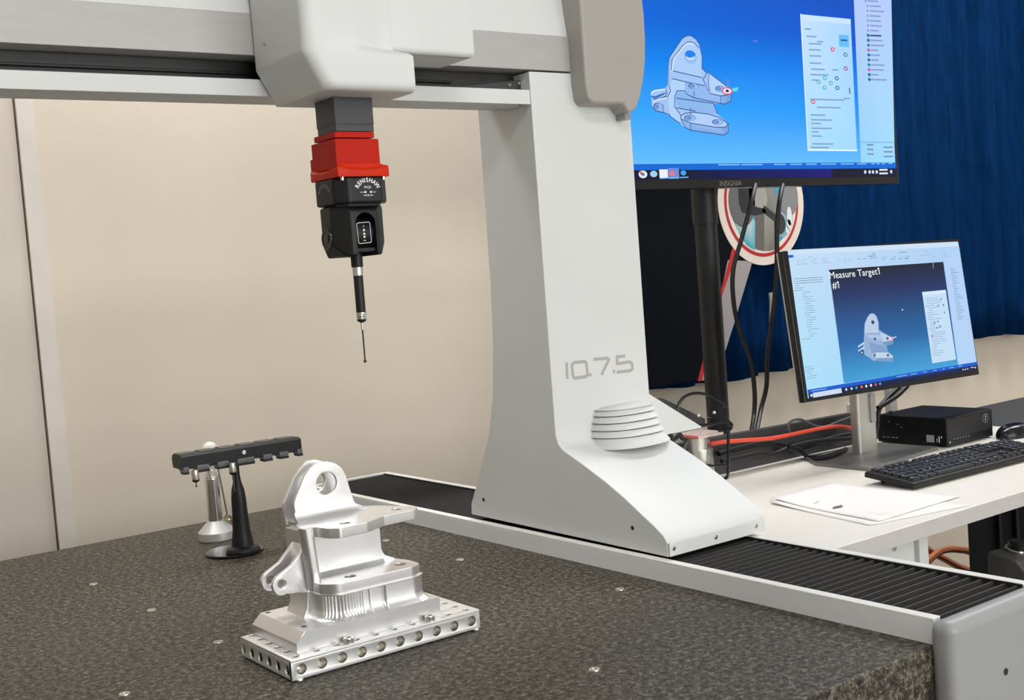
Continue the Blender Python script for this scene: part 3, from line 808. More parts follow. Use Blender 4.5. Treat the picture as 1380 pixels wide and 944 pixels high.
flt = rounded([(0.6370, 1.3720), (0.6370, 1.2850), (0.6500, 1.2685), (0.7560, 1.2665), (0.7705, 1.2730), (0.7715, 1.3000), (0.7635, 1.3300), (0.7450, 1.3720)], [0.004, 0.012, 0.016, 0.014, 0.010, 0.016, 0.004, 0.004], 10)
obj('lower_flange', curve_plate(flt, [(h1[0], h1[1], 0.0072), (h2[0], h2[1], 0.0072)], 'Z', 0.0796, 0.0920, 0.0007), M['alu'], mb)
# web with a fillet sweeping into the lower flange
web = [(0.6390, 0.0900), (0.6390, 0.1500), (0.7445, 0.1500), (0.7445, 0.1120)] + arc(0.7625, 0.1120, 0.0180, 180, 268, 8) + [(0.7640, 0.0900)]
obj('web', prism(web, 'Y', 1.3220, 1.3720, 0.0004, 1), M['alu'], mb)
# concave fillets web-to-flange and post-to-web
q = BM(); cv = [(1.3225, 0.0915), (1.3070, 0.0915)] + [(1.3225 - 0.0155 * math.cos(math.radians(a)) * 1.0 + 0.0, 0.0) for a in ()]
fa = arc(1.3130, 0.1010, 0.0092, 270, 360, 8)
prism([(1.3225, 0.0915)] + fa, 'X', 0.6480, 0.7455, 0.0, bm=q)
obj('web_fillet', q, M['alu'], mb)
post = obj('post', prism(rounded([(0.6430, 1.3800), (0.6430, 1.3500), (0.6290, 1.3140), (0.6310, 1.3030), (0.6420, 1.3010), (0.6500, 1.3240), (0.6500, 1.3800)], [0.002, 0.006, 0.004, 0.005, 0.005, 0.004, 0.002], 5), 'Z', 0.0500, 0.1570, 0.0), M['alu'], mb)
for v in post.data.vertices:
    v.co.x += 0.0085 * (1 - (v.co.z - 0.05) / 0.107)
# upper flange
u1, u2 = [(0.6791,1.2896),(0.7631,1.3081)]
uo = rounded([(0.6440, 1.3800), (0.6440, 1.3500), (0.6290, 1.3115), (0.6450, 1.3010), (0.6500, 1.2780), (0.6600, 1.2675), (0.7010, 1.2695), (0.7280, 1.2830), (0.7770, 1.2850), (0.7870, 1.2960), (0.7850, 1.3060), (0.7655, 1.3475), (0.7440, 1.3720), (0.70, 1.3800)], [0, 0.006, 0.004, 0.010, 0.010, 0.006, 0.02, 0.012, 0.008, 0.006, 0.006, 0.004, 0.006, 0], 6)
obj('upper_flange', curve_plate(uo, [(u1[0], u1[1], 0.0068), (u2[0], u2[1], 0.0068)], 'Z', 0.1455, 0.1580, 0.0007), M['alu'], mb)
# clevis lugs: two upright plates with a bore
def lug_outline(Y):
    return {0: [(0.6424,0.1579),(0.641,0.1815),(0.6428,0.1858),(0.6585,0.2132),(0.6686,0.2226),(0.6782,0.2265),(0.6902,0.227),(0.7022,0.2228),(0.7103,0.2157),(0.7151,0.2061),(0.7187,0.1908),(0.7234,0.1718),(0.7291,0.1626),(0.7418,0.152),(0.7406,0.1398)]}[0]
lo = lug_outline(0); lh = [(0.6876,0.1997),(0.7025,0.1973)]
rad = (lh[1][0] - lh[0][0]) * 0.98
lo = [(x, z - 0.002 if z < 0.16 else z) for x, z in lo]
obj('clevis_lug', curve_plate(lo, [(lh[0][0], lh[0][1], rad)], 'Y', 1.3450, 1.3505, 0.0006, hseg=36), M['alu'], mb)
lo2 = [(x - 0.0005, z - (0.004 if x < 0.67 else 0)) for x, z in lo]
obj('clevis_lug', curve_plate(lo2, [(lh[0][0], lh[0][1], rad * 0.93)], 'Y', 1.3740, 1.3800, 0.0006, hseg=36), M['alu'], mb)
q = BM(); cs_ = [(1.3452, 0.1575), (1.3452, 0.1700)] + [(1.3452 - 0.0130 * (1 - math.cos(math.radians(a))) , 0.1710 - 0.0130 * math.sin(math.radians(a))) for a in range(10, 91, 10)] + [(1.3322, 0.1575)]
ends = []
for x_, k_ in ((0.6405, 1.0), (0.700, 1.0), (0.716, .95), (0.726, .8), (0.734, .5), (0.741, .12)):
    ends.append([q.verts.new((x_, 1.3452 + (a - 1.3452) * k_, 0.1575 + (b - 0.1575) * k_)) for a, b in cs_])
for A, B in zip(ends, ends[1:]):
    for i in range(len(cs_)): q.faces.new((A[i], A[(i + 1) % len(cs_)], B[(i + 1) % len(cs_)], B[i]))
q.faces.new(ends[0]); q.faces.new(ends[-1])
obj('lug_fillet', q, M['alu'], mb)
# fork with two ears on the left
ear = arc(0.6043, 0.0924, 0.0122, 120, 290, 16) + [(0.6240, 0.0790), (0.6440, 0.0740), (0.6460, 0.1380), (0.6390, 0.1340), (0.6330, 0.1275), (0.6180, 0.1130)]
eh = (0.6043, 0.0936, 0.0058)
fk = obj('fork', prism([(0.6330, 0.1180), (0.6380, 0.1330), (0.6470, 0.1420), (0.6470, 0.0740), (0.6330, 0.0770)], 'Y', 1.3195, 1.3565, 0.001, 2), M['alu'], mb)
obj('fork_ear', curve_plate(ear, [eh], 'Y', 1.3190, 1.3260, 0.0007, hseg=24), M['alu'], fk)
obj('fork_ear', curve_plate(ear, [eh], 'Y', 1.3500, 1.3570, 0.0007, hseg=24), M['alu'], fk)
obj('foot_web', prism([(0.6250, 0.0485), (0.6450, 0.0485), (0.6450, 0.0800), (0.6330, 0.0800), (0.6310, 0.0600)], 'Y', 1.3120, 1.3600, 0.001, 2), M['alu'], mb)

# ================================================================== STYLUS RACK
sr = thing('stylus_rack', 'black stylus change rack bar on a slim black pedestal near the table back edge', 'rack', (0.811, 1.945, 0.0))
RX, RY = 0.8155, 1.925
obj('base_disc', lathe([(0.0500, 0), (0.0505, 0.0030), (0.0490, 0.0048), (0, 0.0048)], (0.811, 1.951, 0), seg=48), M['gloss'], sr)
obj('pedestal', lathe([(0.0285, 0.0030), (0.0292, 0.0080), (0.0270, 0.0125), (0.0185, 0.0160), (0.0172, 0.0300), (0.0165, 0.0320), (0.0160, 0.0360), (0.0150, 0.0420), (0.0132, 0.0720), (0.0126, 0.0950), (0.0108, 0.1120), (0.0068, 0.1260), (0.0056, 0.1400), (0.0058, 0.1640)], (RX, RY, 0), seg=32), M['black'], sr)
bar = obj('rack_bar', prism(rounded([(1.9030, 0.1630), (1.9030, 0.1840), (1.9110, 0.1875), (1.9420, 0.1870), (1.9480, 0.1790), (1.9450, 0.1640)], [0.001, 0.001, 0.001, 0.003, 0.003, 0.003], 3), 'X', 0.7140, 0.9305, 0.0006), M['black'], sr)
for x in (0.728, 0.764, 0.800, 0.836, 0.872, 0.908):
    obj('port_lid', box(x - 0.013, x + 0.013, 1.9130, 1.9390, 0.1872, 0.1885, 0.0006), M['greycase'], bar)
M['clip'] = mat('grey_clip_plastic', (0.11, 0.11, 0.115), 0.3, noise=0.1)
for xa, xb in ((0.7145, 0.7240), (0.7380, 0.7590), (0.7735, 0.7930), (0.8090, 0.8400), (0.8560, 0.8730), (0.8860, 0.9030), (0.9200, 0.9300)):
    c = obj('port_clip', box(xa, xb, 1.8990, 1.9200, 0.1590, 0.1675, 0.0012), M['clip'], bar)
    obj('clip_lip', box(xa, xb, 1.8985, 1.9150, 0.1555, 0.1592, 0.0006), M['black'], c)
obj('screw', lathe([(0.0040, 0), (0.0040, 0.002), (0.0030, 0.0028)], (0.8223, 1.9032, 0.1765), (0, -1, 0), 18), M['steel2'], bar)
for k, (xs, zt, tip, lab_) in enumerate(((0.7310, 0.1620, 0.1350, 'short stylus module hanging from the leftmost rack port'), (0.7960, 0.1640, 0.1140, 'stylus module with long needle hanging beside the rack pedestal'))):
    t_ = thing('stylus_module', lab_, 'stylus', (xs, 1.8940, tip))
    zb_ = zt - 0.0165
    obj('module_body', lathe([(0.0058, 0.0), (0.0062, 0.004), (0.0058, 0.006), (0.0062, 0.008), (0.0056, 0.0150), (0.0050, 0.0165)], (xs, 1.8930, zb_), seg=20), M['steel2'], t_)
    obj('module_cap', lathe([(0.0030, -0.004), (0.0058, -0.002), (0.0064, 0.0004)], (xs, 1.8930, zb_), seg=20), M['gloss'], t_)
    obj('needle', lathe([(0.0009, tip - zb_), (0.0013, tip - zb_ + 0.012), (0.0021, -0.004)], (xs, 1.8930, zb_), seg=8), M['greycase'], t_)
    obj('needle_ball', ball((xs, 1.8930, tip), 0.0017, seg=10), M['ruby'], t_)

# ================================================================== CALIBRATION SPHERE
cs = thing('calibration_sphere', 'white calibration ball on a polished steel post standing behind the stylus rack', 'gauge', (0.836, 2.088, 0.0))
QX, QY = 0.8365, 2.088
obj('base', lathe([(0.0315, 0.0), (0.0330, 0.0020), (0.0330, 0.0155), (0.0145, 0.0350), (0.0125, 0.0350)], (QX, QY, 0), seg=40), M['alu3'], cs)
obj('post', lathe([(0.0128, 0.0345), (0.0128, 0.1120), (0.0118, 0.1140), (0.0126, 0.1150), (0.0126, 0.1180), (0.0056, 0.1310), (0.0048, 0.1600)], (QX, QY, 0), seg=36), M['steel'], cs)
obj('ball', ball((QX + 0.0015, QY, 0.1660), 0.0142, seg=28), M['ball'], cs)
lv = obj('lever', tube([(QX + 0.022, QY - 0.004, 0.040), (QX + 0.016, QY - 0.004, 0.095), (QX + 0.011, QY - 0.004, 0.140)], 0.0018, 8), M['steel2'], cs)
obj('lever_collar', lathe([(0.0065, 0), (0.0070, 0.003), (0.0060, 0.006), (0.0068, 0.009), (0.0050, 0.012)], (QX + 0.0225, QY - 0.004, 0.0300), seg=18), mat('brass_collar', (0.45, 0.42, 0.25), 0.3, metal=0.9), lv)

# ================================================================== DESK
ZD = -0.010
dk = thing('work_desk', 'white laminate work desk with pale edge standing right of the measuring machine', 'desk', (2.0, 1.45, FL))
DX0, DX1, DY0, DY1 = 1.345, 2.635, 1.177, 1.90
obj('desk_top', box(DX0, DX1, DY0 + 0.0012, DY1, ZD - 0.026, ZD, 0.0008), M['desk'], dk, smooth=False)
obj('edge_band', box(DX0, DX1, DY0, DY0 + 0.0012, ZD - 0.0262, ZD - 0.0004, 0.0003), M['deskedge'], dk, smooth=False)
leg = obj('leg_panel', box(1.46, 1.795, 1.285, 1.300, FL, ZD - 0.026, 0.001), M['white'], dk)
obj('leg_post', box(1.795, 1.822, 1.275, 1.310, FL, ZD - 0.026, 0.002), M['white'], dk)
for sx_ in [(1.7366,-0.0808)]:
    obj('bolt', lathe([(0.006, 0), (0.006, 0.002), (0.003, 0.003)], (sx_[0], 1.285, sx_[1]), (0, -1, 0), 14), M['steel2'], leg)
obj('leg_post', box(2.56, 2.60, 1.20, 1.24, FL, ZD - 0.026, 0.002), M['white'], dk)
obj('leg_post', box(1.36, 1.40, 1.80, 1.84, FL, ZD - 0.026, 0.002), M['white'], dk)
bp = obj('back_panel', box(1.36, 2.27, 1.772, 1.790, ZD, 0.077, 0.001), M['darkdesk'])
tag(bp, 'low black back panel standing along the rear of the white desk', 'panel')
for v in bp.data.vertices:
    if v.co.z > 0.03 and v.co.x > 2.0: v.co.z -= 0.014
# charcoal side table beyond
st = thing('side_table', 'charcoal topped table standing to the right beyond the small computer', 'table', (3.25, 1.6, FL))
obj('table_top', box(2.643, 3.9, 1.30, 1.885, ZD - 0.032, ZD - 0.004, 0.002), M['darkdesk'], st)
for x, y in ((2.85, 1.36), (3.8, 1.82), (3.8, 1.36)):
    obj('leg', box(x - 0.025, x + 0.025, y - 0.025, y + 0.025, FL, ZD - 0.032, 0.002), M['black'], st)
# pale partition post behind the monitor
pw = [(2.981,-0.0566),(3.0147,-0.061)]
po = obj('conduit_post', box(pw[0][0], pw[1][0], 2.19, 2.21, FL, 0.45, 0.002), M['greypost'])
tag(po, 'slim grey upright post behind the right half of the monitor', 'post')

# ---- desk monitor
mo = thing('desk_monitor', 'desktop computer monitor with thin black bezel on a silver stand, screen reading Measure Target1', 'monitor', (2.17, 1.66, ZD))
mc = Vector((2.1785, 1.5994, 0.2938)); mu = Vector((0.995241, -0.097445, 0.0)); mv = Vector((0.011985, 0.122403, 0.992408)); mn = mu.cross(mv)
MWD, MHT = 0.540, 0.3121
Mm = Matrix(((mu.x, mv.x, mn.x, mc.x), (mu.y, mv.y, mn.y, mc.y), (mu.z, mv.z, mn.z, mc.z), (0, 0, 0, 1)))
q = box(-MWD / 2, MWD / 2, -MHT / 2, MHT / 2, -0.016, 0.0, 0.002, 2); bmesh.ops.transform(q, matrix=Mm, verts=q.verts[:])
obj('bezel', q, M['gloss'], mo)
q = box(-MWD / 2 + 0.001, MWD / 2 - 0.001, -MHT / 2 + 0.001, MHT / 2 - 0.001, -0.020, -0.016, 0.001, 2); box(-0.12, 0.12, -0.10, 0.10, -0.045, -0.020, 0.006, bm=q); bmesh.ops.transform(q, matrix=Mm, verts=q.verts[:])
obj('back_shell', q, M['silver'], mo)
sw = obj('stand_column', prism(rounded([(2.1330, 1.6520), (2.1900, 1.6465), (2.1935, 1.6720), (2.1365, 1.6780)], 0.006, 5), 'Z', ZD + 0.006, 0.36, 0.0), M['silver'], mo)
obj('cable_slot', prism(rounded([(2.1685, 0.060), (2.1850, 0.060), (2.1850, 0.125), (2.1685, 0.125)], 0.005, 4), 'Y', 1.6440, 1.6485, 0.0), M['greypost'], sw)
q = prism(rounded([(1.999,1.6646),(1.9995,1.5255),(2.284,1.5592)] + [(2.2600, 1.7200), (2.0500, 1.7380)], 0.004, 3), 'Z', ZD, ZD + 0.008, 0.001)
obj('stand_base', q, M['silverbase'], mo)
F = Flat(mc + mn * 0.0002, mu, mv, 0.00010)
def Q(l): return l
scr = [(-0.2556,0.1573),(0.266,0.1483),(0.2663,-0.1342),(-0.2602,-0.1482)]
F.poly(scr, [(196, 222, 246), (176, 208, 244), (150, 200, 244), (170, 224, 250)], 1)
F.poly([(-0.2556,0.1573),(0.266,0.1483),(0.2662,0.1374),(-0.2554,0.1475)], (206, 226, 246), 2)
F.rect(0, 0, 0.0001, 0.0001, (200, 220, 240), 1)
F.poly([(-0.2566,0.1468),(-0.2424,0.1468),(-0.2424,0.1411),(-0.2567,0.1411)], (28, 96, 190), 3)
vp = [(-0.1482,0.1098),(0.2065,0.1053),(0.1996,-0.1171),(0.1976,-0.1288),(0.2023,-0.1284),(-0.1544,-0.1294)]
F.poly([(-0.1482,0.1098),(0.2065,0.1053),(0.2023,-0.1284),(-0.1544,-0.1294)], [(26, 34, 58), (24, 34, 60), (62, 158, 216), (58, 152, 212)], 3)
F.poly([(-0.1482,0.1098),(0.2065,0.1053),(0.2056,0.0555),(-0.147,0.0549)], [(36, 40, 52), (34, 38, 50), (34, 52, 100), (40, 54, 100)], 4)
F.poly([(-0.147,0.0549),(0.2056,0.0555),(0.2036,-0.051),(-0.1502,-0.0485)], [(40, 54, 100), (34, 52, 100), (34, 104, 164), (44, 104, 170)], 4)
F.poly([(-0.1502,-0.0485),(0.2036,-0.051),(0.2023,-0.1284),(-0.1544,-0.1294)], [(44, 104, 170), (34, 104, 164), (70, 164, 218), (64, 160, 216)], 4)
# part drawn on the screen
LB, MBL, DBL = (176, 200, 228), (140, 170, 210), (60, 84, 130)
m_ = lambda pts: pts
F.poly([(-0.0785,-0.0484),(-0.0685,-0.0114),(-0.0571,0.002),(-0.0484,0.0082),(-0.0407,0.009),(-0.0337,0.0062),(-0.0287,-0.0003),(-0.0261,-0.0136),(-0.029,-0.0271),(-0.0215,-0.0323),(0.0058,-0.047),(0.0102,-0.0521),(0.0069,-0.0625),(-0.0131,-0.0637),(-0.0117,-0.0776),(0.0006,-0.0865),(0.0017,-0.0912),(-0.0022,-0.0992),(-0.0515,-0.0919),(-0.058,-0.092),(-0.0691,-0.0841),(-0.0824,-0.0767),(-0.0828,-0.0585)], (150, 178, 214), 5)
F.poly([(-0.0725,-0.0323),(-0.0676,-0.0123),(-0.0569,0.0009),(-0.0479,0.0072),(-0.0409,0.0078),(-0.0346,0.0052),(-0.0299,-0.001),(-0.0278,-0.0134),(-0.0315,-0.0345)], (184, 204, 230), 6)
F.poly([(-0.0712,-0.0339),(-0.0252,-0.0396),(-0.0257,-0.0518),(-0.0602,-0.0425)], (170, 196, 226), 6)
F.poly([(-0.0282,-0.0332),(0.0058,-0.047),(0.0092,-0.052),(0.0064,-0.0548),(-0.0221,-0.0552)], (184, 206, 232), 7)
F.poly([(-0.0221,-0.0552),(0.009,-0.0527),(0.0058,-0.0624),(-0.013,-0.0634),(-0.023,-0.0597)], (116, 150, 190), 7)
F.poly([(-0.0642,-0.0512),(-0.0155,-0.065),(-0.0117,-0.0776),(-0.0606,-0.0743)], (128, 160, 200), 6)
F.poly([(-0.0616,-0.0788),(-0.0458,-0.075),(-0.0099,-0.0793),(0.0015,-0.0873),(-0.0015,-0.0908),(-0.0483,-0.0869)], (190, 212, 234), 7)
F.poly([(-0.0484,-0.0872),(0.0011,-0.0911),(-0.0024,-0.1003),(-0.0517,-0.0926)], (122, 156, 196), 7)
F.poly([(-0.0993,-0.057),(-0.0798,-0.0498),(-0.0774,-0.053),(-0.0967,-0.0595)], (196, 218, 238), 6); F.poly([(-0.1001,-0.0659),(-0.0797,-0.0588),(-0.0782,-0.062),(-0.0975,-0.0684)], (196, 218, 238), 6)
F.ell([(-0.0898,-0.0699)][0], 0.0055, 0.005, (44, 60, 104), 6); F.ell([(-0.0897,-0.0711)][0], 0.0022, 0.002, (220, 232, 244), 7)
F.ell([(-0.0435,-0.0102)][0], 0.0050, 0.0042, (52, 76, 112), 8)
for e_ in ([(-0.045,-0.0462),(-0.0071,-0.0485),(-0.0533,-0.0803),(-0.0132,-0.0843)]): F.ell(e_, 0.0036, 0.003, (60, 88, 130), 8)
F.ell([(0.0052,-0.0501)][0], 0.0050, 0.0045, (240, 150, 190), 9); F.ell([(0.002,-0.0498)][0], 0.0022, 0.0022, (255, 245, 250), 10)
F.line([(0.0087,-0.0489),(0.02,-0.0476)], 0.0020, (200, 232, 246), 9); F.line([(-0.0676,-0.032),(-0.032,-0.0359)], 0.0010, (120, 140, 180), 8)
F.poly([(0.0505,0.0109),(0.0557,0.009),(0.0506,0.0063)], (190, 220, 240), 6); F.line([(0.1728,0.106),(0.1698,0.0929)], 0.001, (200, 210, 220), 6)
t0 = [(-0.1511,0.0905),(0.0023,0.0879),(-0.1457,0.0693),(-0.1211,0.0692)]
F.text('Measure Target1', t0[0], 0.0205, (245, 248, 252), 7, 'LEFT', sx=1.10)
for tx, p_, kx in (('Measure Target1', t0[0], 1.10), ('#1', t0[2], 1.05)):
    xm = max(v_[0] for v_ in text_geo(tx, 0.0205, 'LEFT')[0]) * kx
    F.line([(p_[0] + xm - 0.0012, p_[1] + 0.0140), (p_[0] + xm - 0.0052, p_[1] + 0.0112)], 0.0019, (245, 248, 252), 8)
F.text('#1', t0[2], 0.0205, (245, 248, 252), 7, 'LEFT', sx=1.05)
# dialogue panel, tree panel, bars
F.poly([(0.1227,0.0428),(0.2,0.0421),(0.1988,-0.1148),(0.1203,-0.1156)], (196, 222, 246), 5)
F.poly([(0.1227,0.0428),(0.2,0.0421),(0.2003,0.0349),(0.1223,0.0354)], (214, 232, 250), 6)
F.poly([(0.2097,0.1051),(0.2668,0.1374),(0.2663,-0.1342),(0.2047,-0.1296)], (180, 210, 246), 3)
rnd = random.Random(5)
pcs = [(0.1225,0.0305),(0.1946,0.03),(0.1966,-0.1102),(0.1205,-0.1091)]
def grid(a, b, c, d, s, t):
    A = Vector((*a, 0)).lerp(Vector((*b, 0)), s); B = Vector((*d, 0)).lerp(Vector((*c, 0)), s); return A.lerp(B, t)[:2]
for i in range(26):
    t = 0.03 + i * 0.036; s0 = 0.06 + rnd.random() * 0.12; s1 = s0 + 0.15 + rnd.random() * 0.5
    F.line([grid(*pcs, s0, t), grid(*pcs, min(s1, .92), t)], 0.0011, (130, 160, 196), 7)
for s, t, c in ((.8, .05, (50, 140, 210)), (.86, .15, (60, 90, 120)), (.86, .27, (120, 130, 190)), (.35, .42, (60, 110, 130)), (.5, .40, (60, 110, 130)), (.55, .48, (60, 110, 130)), (.42, .5, (60, 110, 130)), (.16, .62, (190, 60, 90)), (.62, .15, (180, 60, 90))):
    F.ell(grid(*pcs, s, t), 0.0022, 0.0022, c, 8, 12)
lst = [(-0.2547,0.1015),(-0.1559,0.0999),(-0.1585,-0.124),(-0.2585,-0.121)]
for i in range(44):
    t = 0.02 + i * 0.0215
    if 26 < i < 38: 
        continue
    s0 = 0.04 + 0.06 * rnd.random() + (0.22 if 5 < i < 26 else 0); s1 = s0 + 0.06 + rnd.random() * 0.18
    if i in (0, 1, 2): s0, s1 = 0.08, 0.86
    F.line([grid(*lst, s0, t), grid(*lst, s1, t)], 0.0010, (120, 150, 170) if i > 2 else (90, 120, 140), 4)
    F.ell(grid(*lst, s0 - 0.03, t), 0.0009, 0.0009, (60, 90, 120), 4, 8)
rb = [(-0.2406,0.1446),(0.2563,0.1352),(0.2557,0.1037),(-0.2411,0.1149)]
for i in range(70):
    s0 = rnd.random() * 0.95; t = rnd.choice((.15, .3, .45, .6))
    F.line([grid(*rb, s0, t), grid(*rb, s0 + 0.006 + rnd.random() * .02, t)], 0.0013, rnd.choice(((140, 170, 200), (110, 130, 170), (150, 180, 200), (60, 90, 120))) if .34 < s0 < .7 else (160, 190, 215), 4)
rp_ = [(0.2167,0.0927),(0.2598,0.0922),(0.2628,-0.1258),(0.2092,-0.1269)]
for i in range(26):
    t = 0.02 + i * 0.021
    F.line([grid(*rp_, .25, t), grid(*rp_, .45 + .4 * rnd.random(), t)], 0.0011, (110, 140, 180), 4)
F.poly([(-0.2589,-0.131),(0.2666,-0.127),(0.2663,-0.1342),(-0.2582,-0.1384)], (20, 92, 206), 5)
F.poly([(-0.2582,-0.1384),(0.2663,-0.1342),(0.2658,-0.1449),(-0.258,-0.1485)], [(16, 40, 90), (30, 44, 84), (24, 30, 60), (14, 28, 64)], 5)
F.poly([(-0.2457,-0.139),(-0.1643,-0.1381),(-0.164,-0.148),(-0.246,-0.1487)], (206, 220, 240), 6)
tb = [(-0.2582,-0.1384),(0.2663,-0.1342),(0.2658,-0.1449),(-0.258,-0.1485)]
for s, c in ((.015, (220, 235, 250)), (.205, (200, 210, 230)), (.235, (190, 210, 230)), (.262, (80, 160, 230)), (.292, (230, 120, 90)), (.318, (220, 225, 230)), (.345, (236, 236, 240)), (.372, (220, 90, 100)), (.398, (90, 150, 220)), (.905, (210, 220, 235)), (.92, (210, 220, 235)), (.935, (210, 220, 235)), (.985, (235, 240, 245))):
    F.ell(grid(*tb, s, .5), 0.0030 if s < .9 else .0018, 0.0030 if s < .9 else .0018, c, 7, 14)
for s in (.955, .958): F.line([grid(*tb, s, .35), grid(*tb, s + .018, .35)], 0.0014, (225, 230, 240), 7)
sbm = [(-0.2589,-0.131),(0.2666,-0.127),(0.2663,-0.1342),(-0.2582,-0.1384)]
for s0, s1 in ((.02, .1), (.5, .56), (.58, .62), (.66, .68), (.72, .74), (.78, .79), (.82, .85), (.88, .9)):
    F.line([grid(*sbm, s0, .5), grid(*sbm, s1, .5)], 0.0014, (150, 190, 240), 7)
F.build('screen_picture', M['monscreen'], mo)

# ---- keyboard
kb = thing('computer_keyboard', 'black full size computer keyboard in front of the small computer', 'keyboard', (2.095, 1.40, ZD))
KM = Matrix.Translation((1.878, 1.3400, ZD + 0.003)) @ Matrix.Rotation(math.radians(-1.9), 4, 'Z') @ Matrix.Rotation(math.radians(6.0), 4, 'X') @ Matrix.Diagonal((1, 0.88, 0.9, 1))
def kpart(name, bm, m, parent, **k):
    bmesh.ops.transform(bm, matrix=KM, verts=bm.verts[:]); return obj(name, bm, m, parent, **k)
kpart('case', prism([(0, 0), (0, 0.009), (0.004, 0.012), (0.124, 0.013), (0.127, 0.009), (0.127, 0.0)], 'X', 0, 0.442, 0.0015), M['black'], kb)
for x in (0.03, 0.40):
    o_ = obj('foot', prism([(x, ZD), (x + 0.012, ZD), (x + 0.012, 0.016), (x, 0.016)], 'Y', 0, 0.004), M['black'], kb)
    o_.location = (1.882, 1.432, 0)
krow = []
u_ = 0.01905
for r, (yy, widths) in enumerate(((0.012, [1.25, 1.25, 1.25, 6.25, 1.25, 1.25, 1.25, 1.25]), (0.031, [2.25] + [1] * 10 + [2.75]), (0.050, [1.75] + [1] * 11 + [2.25]), (0.069, [1.5] + [1] * 12 + [1.5]), (0.088, [1] * 13 + [2]), (0.1085, [1, -1, 1, 1, 1, 1, -.5, 1, 1, 1, 1, -.5, 1, 1, 1, 1]))):
    x = 0.010
    for w in widths:
        if w > 0: krow.append((x, yy, w * u_ if r < 5 or True else w))
        x += abs(w) * u_
    x0_ = 0.010 + 15.25 * u_
    if r == 0: krow += [(x0_ + i * u_, yy, u_) for i in range(3)]
    if r == 1: krow += [(x0_ + u_, yy, u_)]
    if r in (3, 4): krow += [(x0_ + i * u_, yy, u_) for i in range(3)]
    if r == 5: krow += [(x0_ + i * u_, yy, u_) for i in range(3)]
    x1_ = x0_ + 3.25 * u_
    if r == 0: krow += [(x1_, yy, 2 * u_), (x1_ + 2 * u_, yy, u_)]
    elif r < 5: krow += [(x1_ + i * u_, yy, u_) for i in range(4 if r != 5 else 0)]
kms = {}
for (x, y, w) in krow:
    kk = round(w, 4)
    first = kk not in kms
    if first:
        q = BM(); bmesh.ops.create_cube(q, size=1)
        for v in q.verts:
            tp = v.co.z > 0
            v.co = Vector(((v.co.x + .5) * (kk - 0.002) + (0.0018 if tp and v.co.x < 0 else (-0.0018 if tp else 0)), (v.co.y + .5) * 0.0165 + (0.0012 if tp and v.co.y < 0 else (-0.0022 if tp else 0)), 0.0065 if tp else 0.0))
        me = bpy.data.meshes.new('key'); bmesh.ops.recalc_face_normals(q, faces=q.faces[:]); q.to_mesh(me); q.free(); me.materials.append(M['key']); kms[kk] = me
    o_ = bpy.data.objects.new('key', kms[kk]); COL.objects.link(o_); o_.parent = kb
    o_.matrix_parent_inverse = kb.matrix_world.inverted(); o_.matrix_world = KM @ Matrix.Translation((x, y - 0.004, 0.0118))
P0 = KM @ Vector((0, 0, 0.0186)); F = Flat(P0, (KM.to_3x3() @ Vector((1, 0, 0))), (KM.to_3x3() @ Vector((0, 1, 0))), 0.0001)
chars = 'ZXCVBNM,./ASDFGHJKL;QWERTYUIOP[]1234567890'; ci = 0
for (x, y, w) in krow:
    if w > 0.09: continue
    F.text(chars[ci % len(chars)], (x + 0.0062, y + 0.0026), 0.0062, (224, 226, 228), 1); ci += 1
F.build('key_legends', M['print'], kb)

# ---- small computer
pc = thing('mini_computer', 'small black desktop computer lying behind the keyboard, front with round emblem', 'computer', (2.40, 1.64, ZD))
CX0, CX1, CY0, CY1, CZ1 = 2.312, 2.490, 1.556, 1.738, 0.0555
obj('case', box(CX0, CX1, CY0 + 0.004, CY1, ZD + 0.003, CZ1, 0.002, 2), M['pcblack'], pc)
fr = obj('front_panel', box(CX0, CX1, CY0, CY0 + 0.004, ZD + 0.003, CZ1 - 0.001, 0.0015), M['black'], pc)
q = BM()
for r in range(11):
    for c in range(48):
        x = CX0 + 0.006 + c * 0.0034 + (0.0017 if r % 2 else 0); z = 0.012 + r * 0.0036
        if x < CX1 - 0.006: cyl((x, CY0 - 0.0004, z), (x, CY0 + 0.0002, z), 0.0010, 5, q)
gr = obj('grille', q, M['grille'], fr, smooth=False); gr['kind'] = 'stuff'
F = Flat((0, CY0 - 0.0006, 0), (1, 0, 0), (0, 0, 1), 0.0002)
ec = (2.4615, 0.0370)
F.line(arc(ec[0], ec[1], 0.0098, 0, 348, 30), 0.0011, (190, 190, 190), 1, True); F.line([(ec[0], ec[1] - 0.006), (ec[0], ec[1] + 0.006)], 0.0022, (200, 200, 200), 1); F.line([(ec[0] - .003, ec[1] - 0.003), (ec[0] + .003, ec[1] + 0.003)], 0.0016, (170, 170, 170), 1)
F.ell((CX0 + 0.009, 0.0015), 0.0022, 0.0022, (210, 210, 205), 1)
for i in range(6): F.rect(CX0 + 0.024 + i * 0.011, 0.006, CX0 + 0.028 + i * 0.011, 0.0074, (170, 170, 168), 1)
for i in range(3): F.rect(CX0 + 0.034 + i * 0.013, -0.001, CX0 + 0.043 + i * 0.013, 0.0022, (10, 10, 10), 1)
F.build('front_print', M['print'], fr)
F = Flat((CX0 - 0.0005, 0, 0), (0, -1, 0), (0, 0, 1), 0.0002)
F.rect(-1.608, 0.0005, -1.588, 0.0165, (150, 150, 150), 1); F.rect(-1.582, 0.002, -1.580, 0.010, (200, 200, 200), 1); F.rect(-1.577, 0.001, -1.574, 0.015, (210, 210, 210), 1); F.rect(-1.571, 0.011, -1.568, 0.015, (210, 210, 210), 1)
for y_, z_ in ((-1.705, .041), (-1.683, .036), (-1.672, .03)): F.ell((y_, z_), 0.003, 0.002, (80, 84, 92), 1)
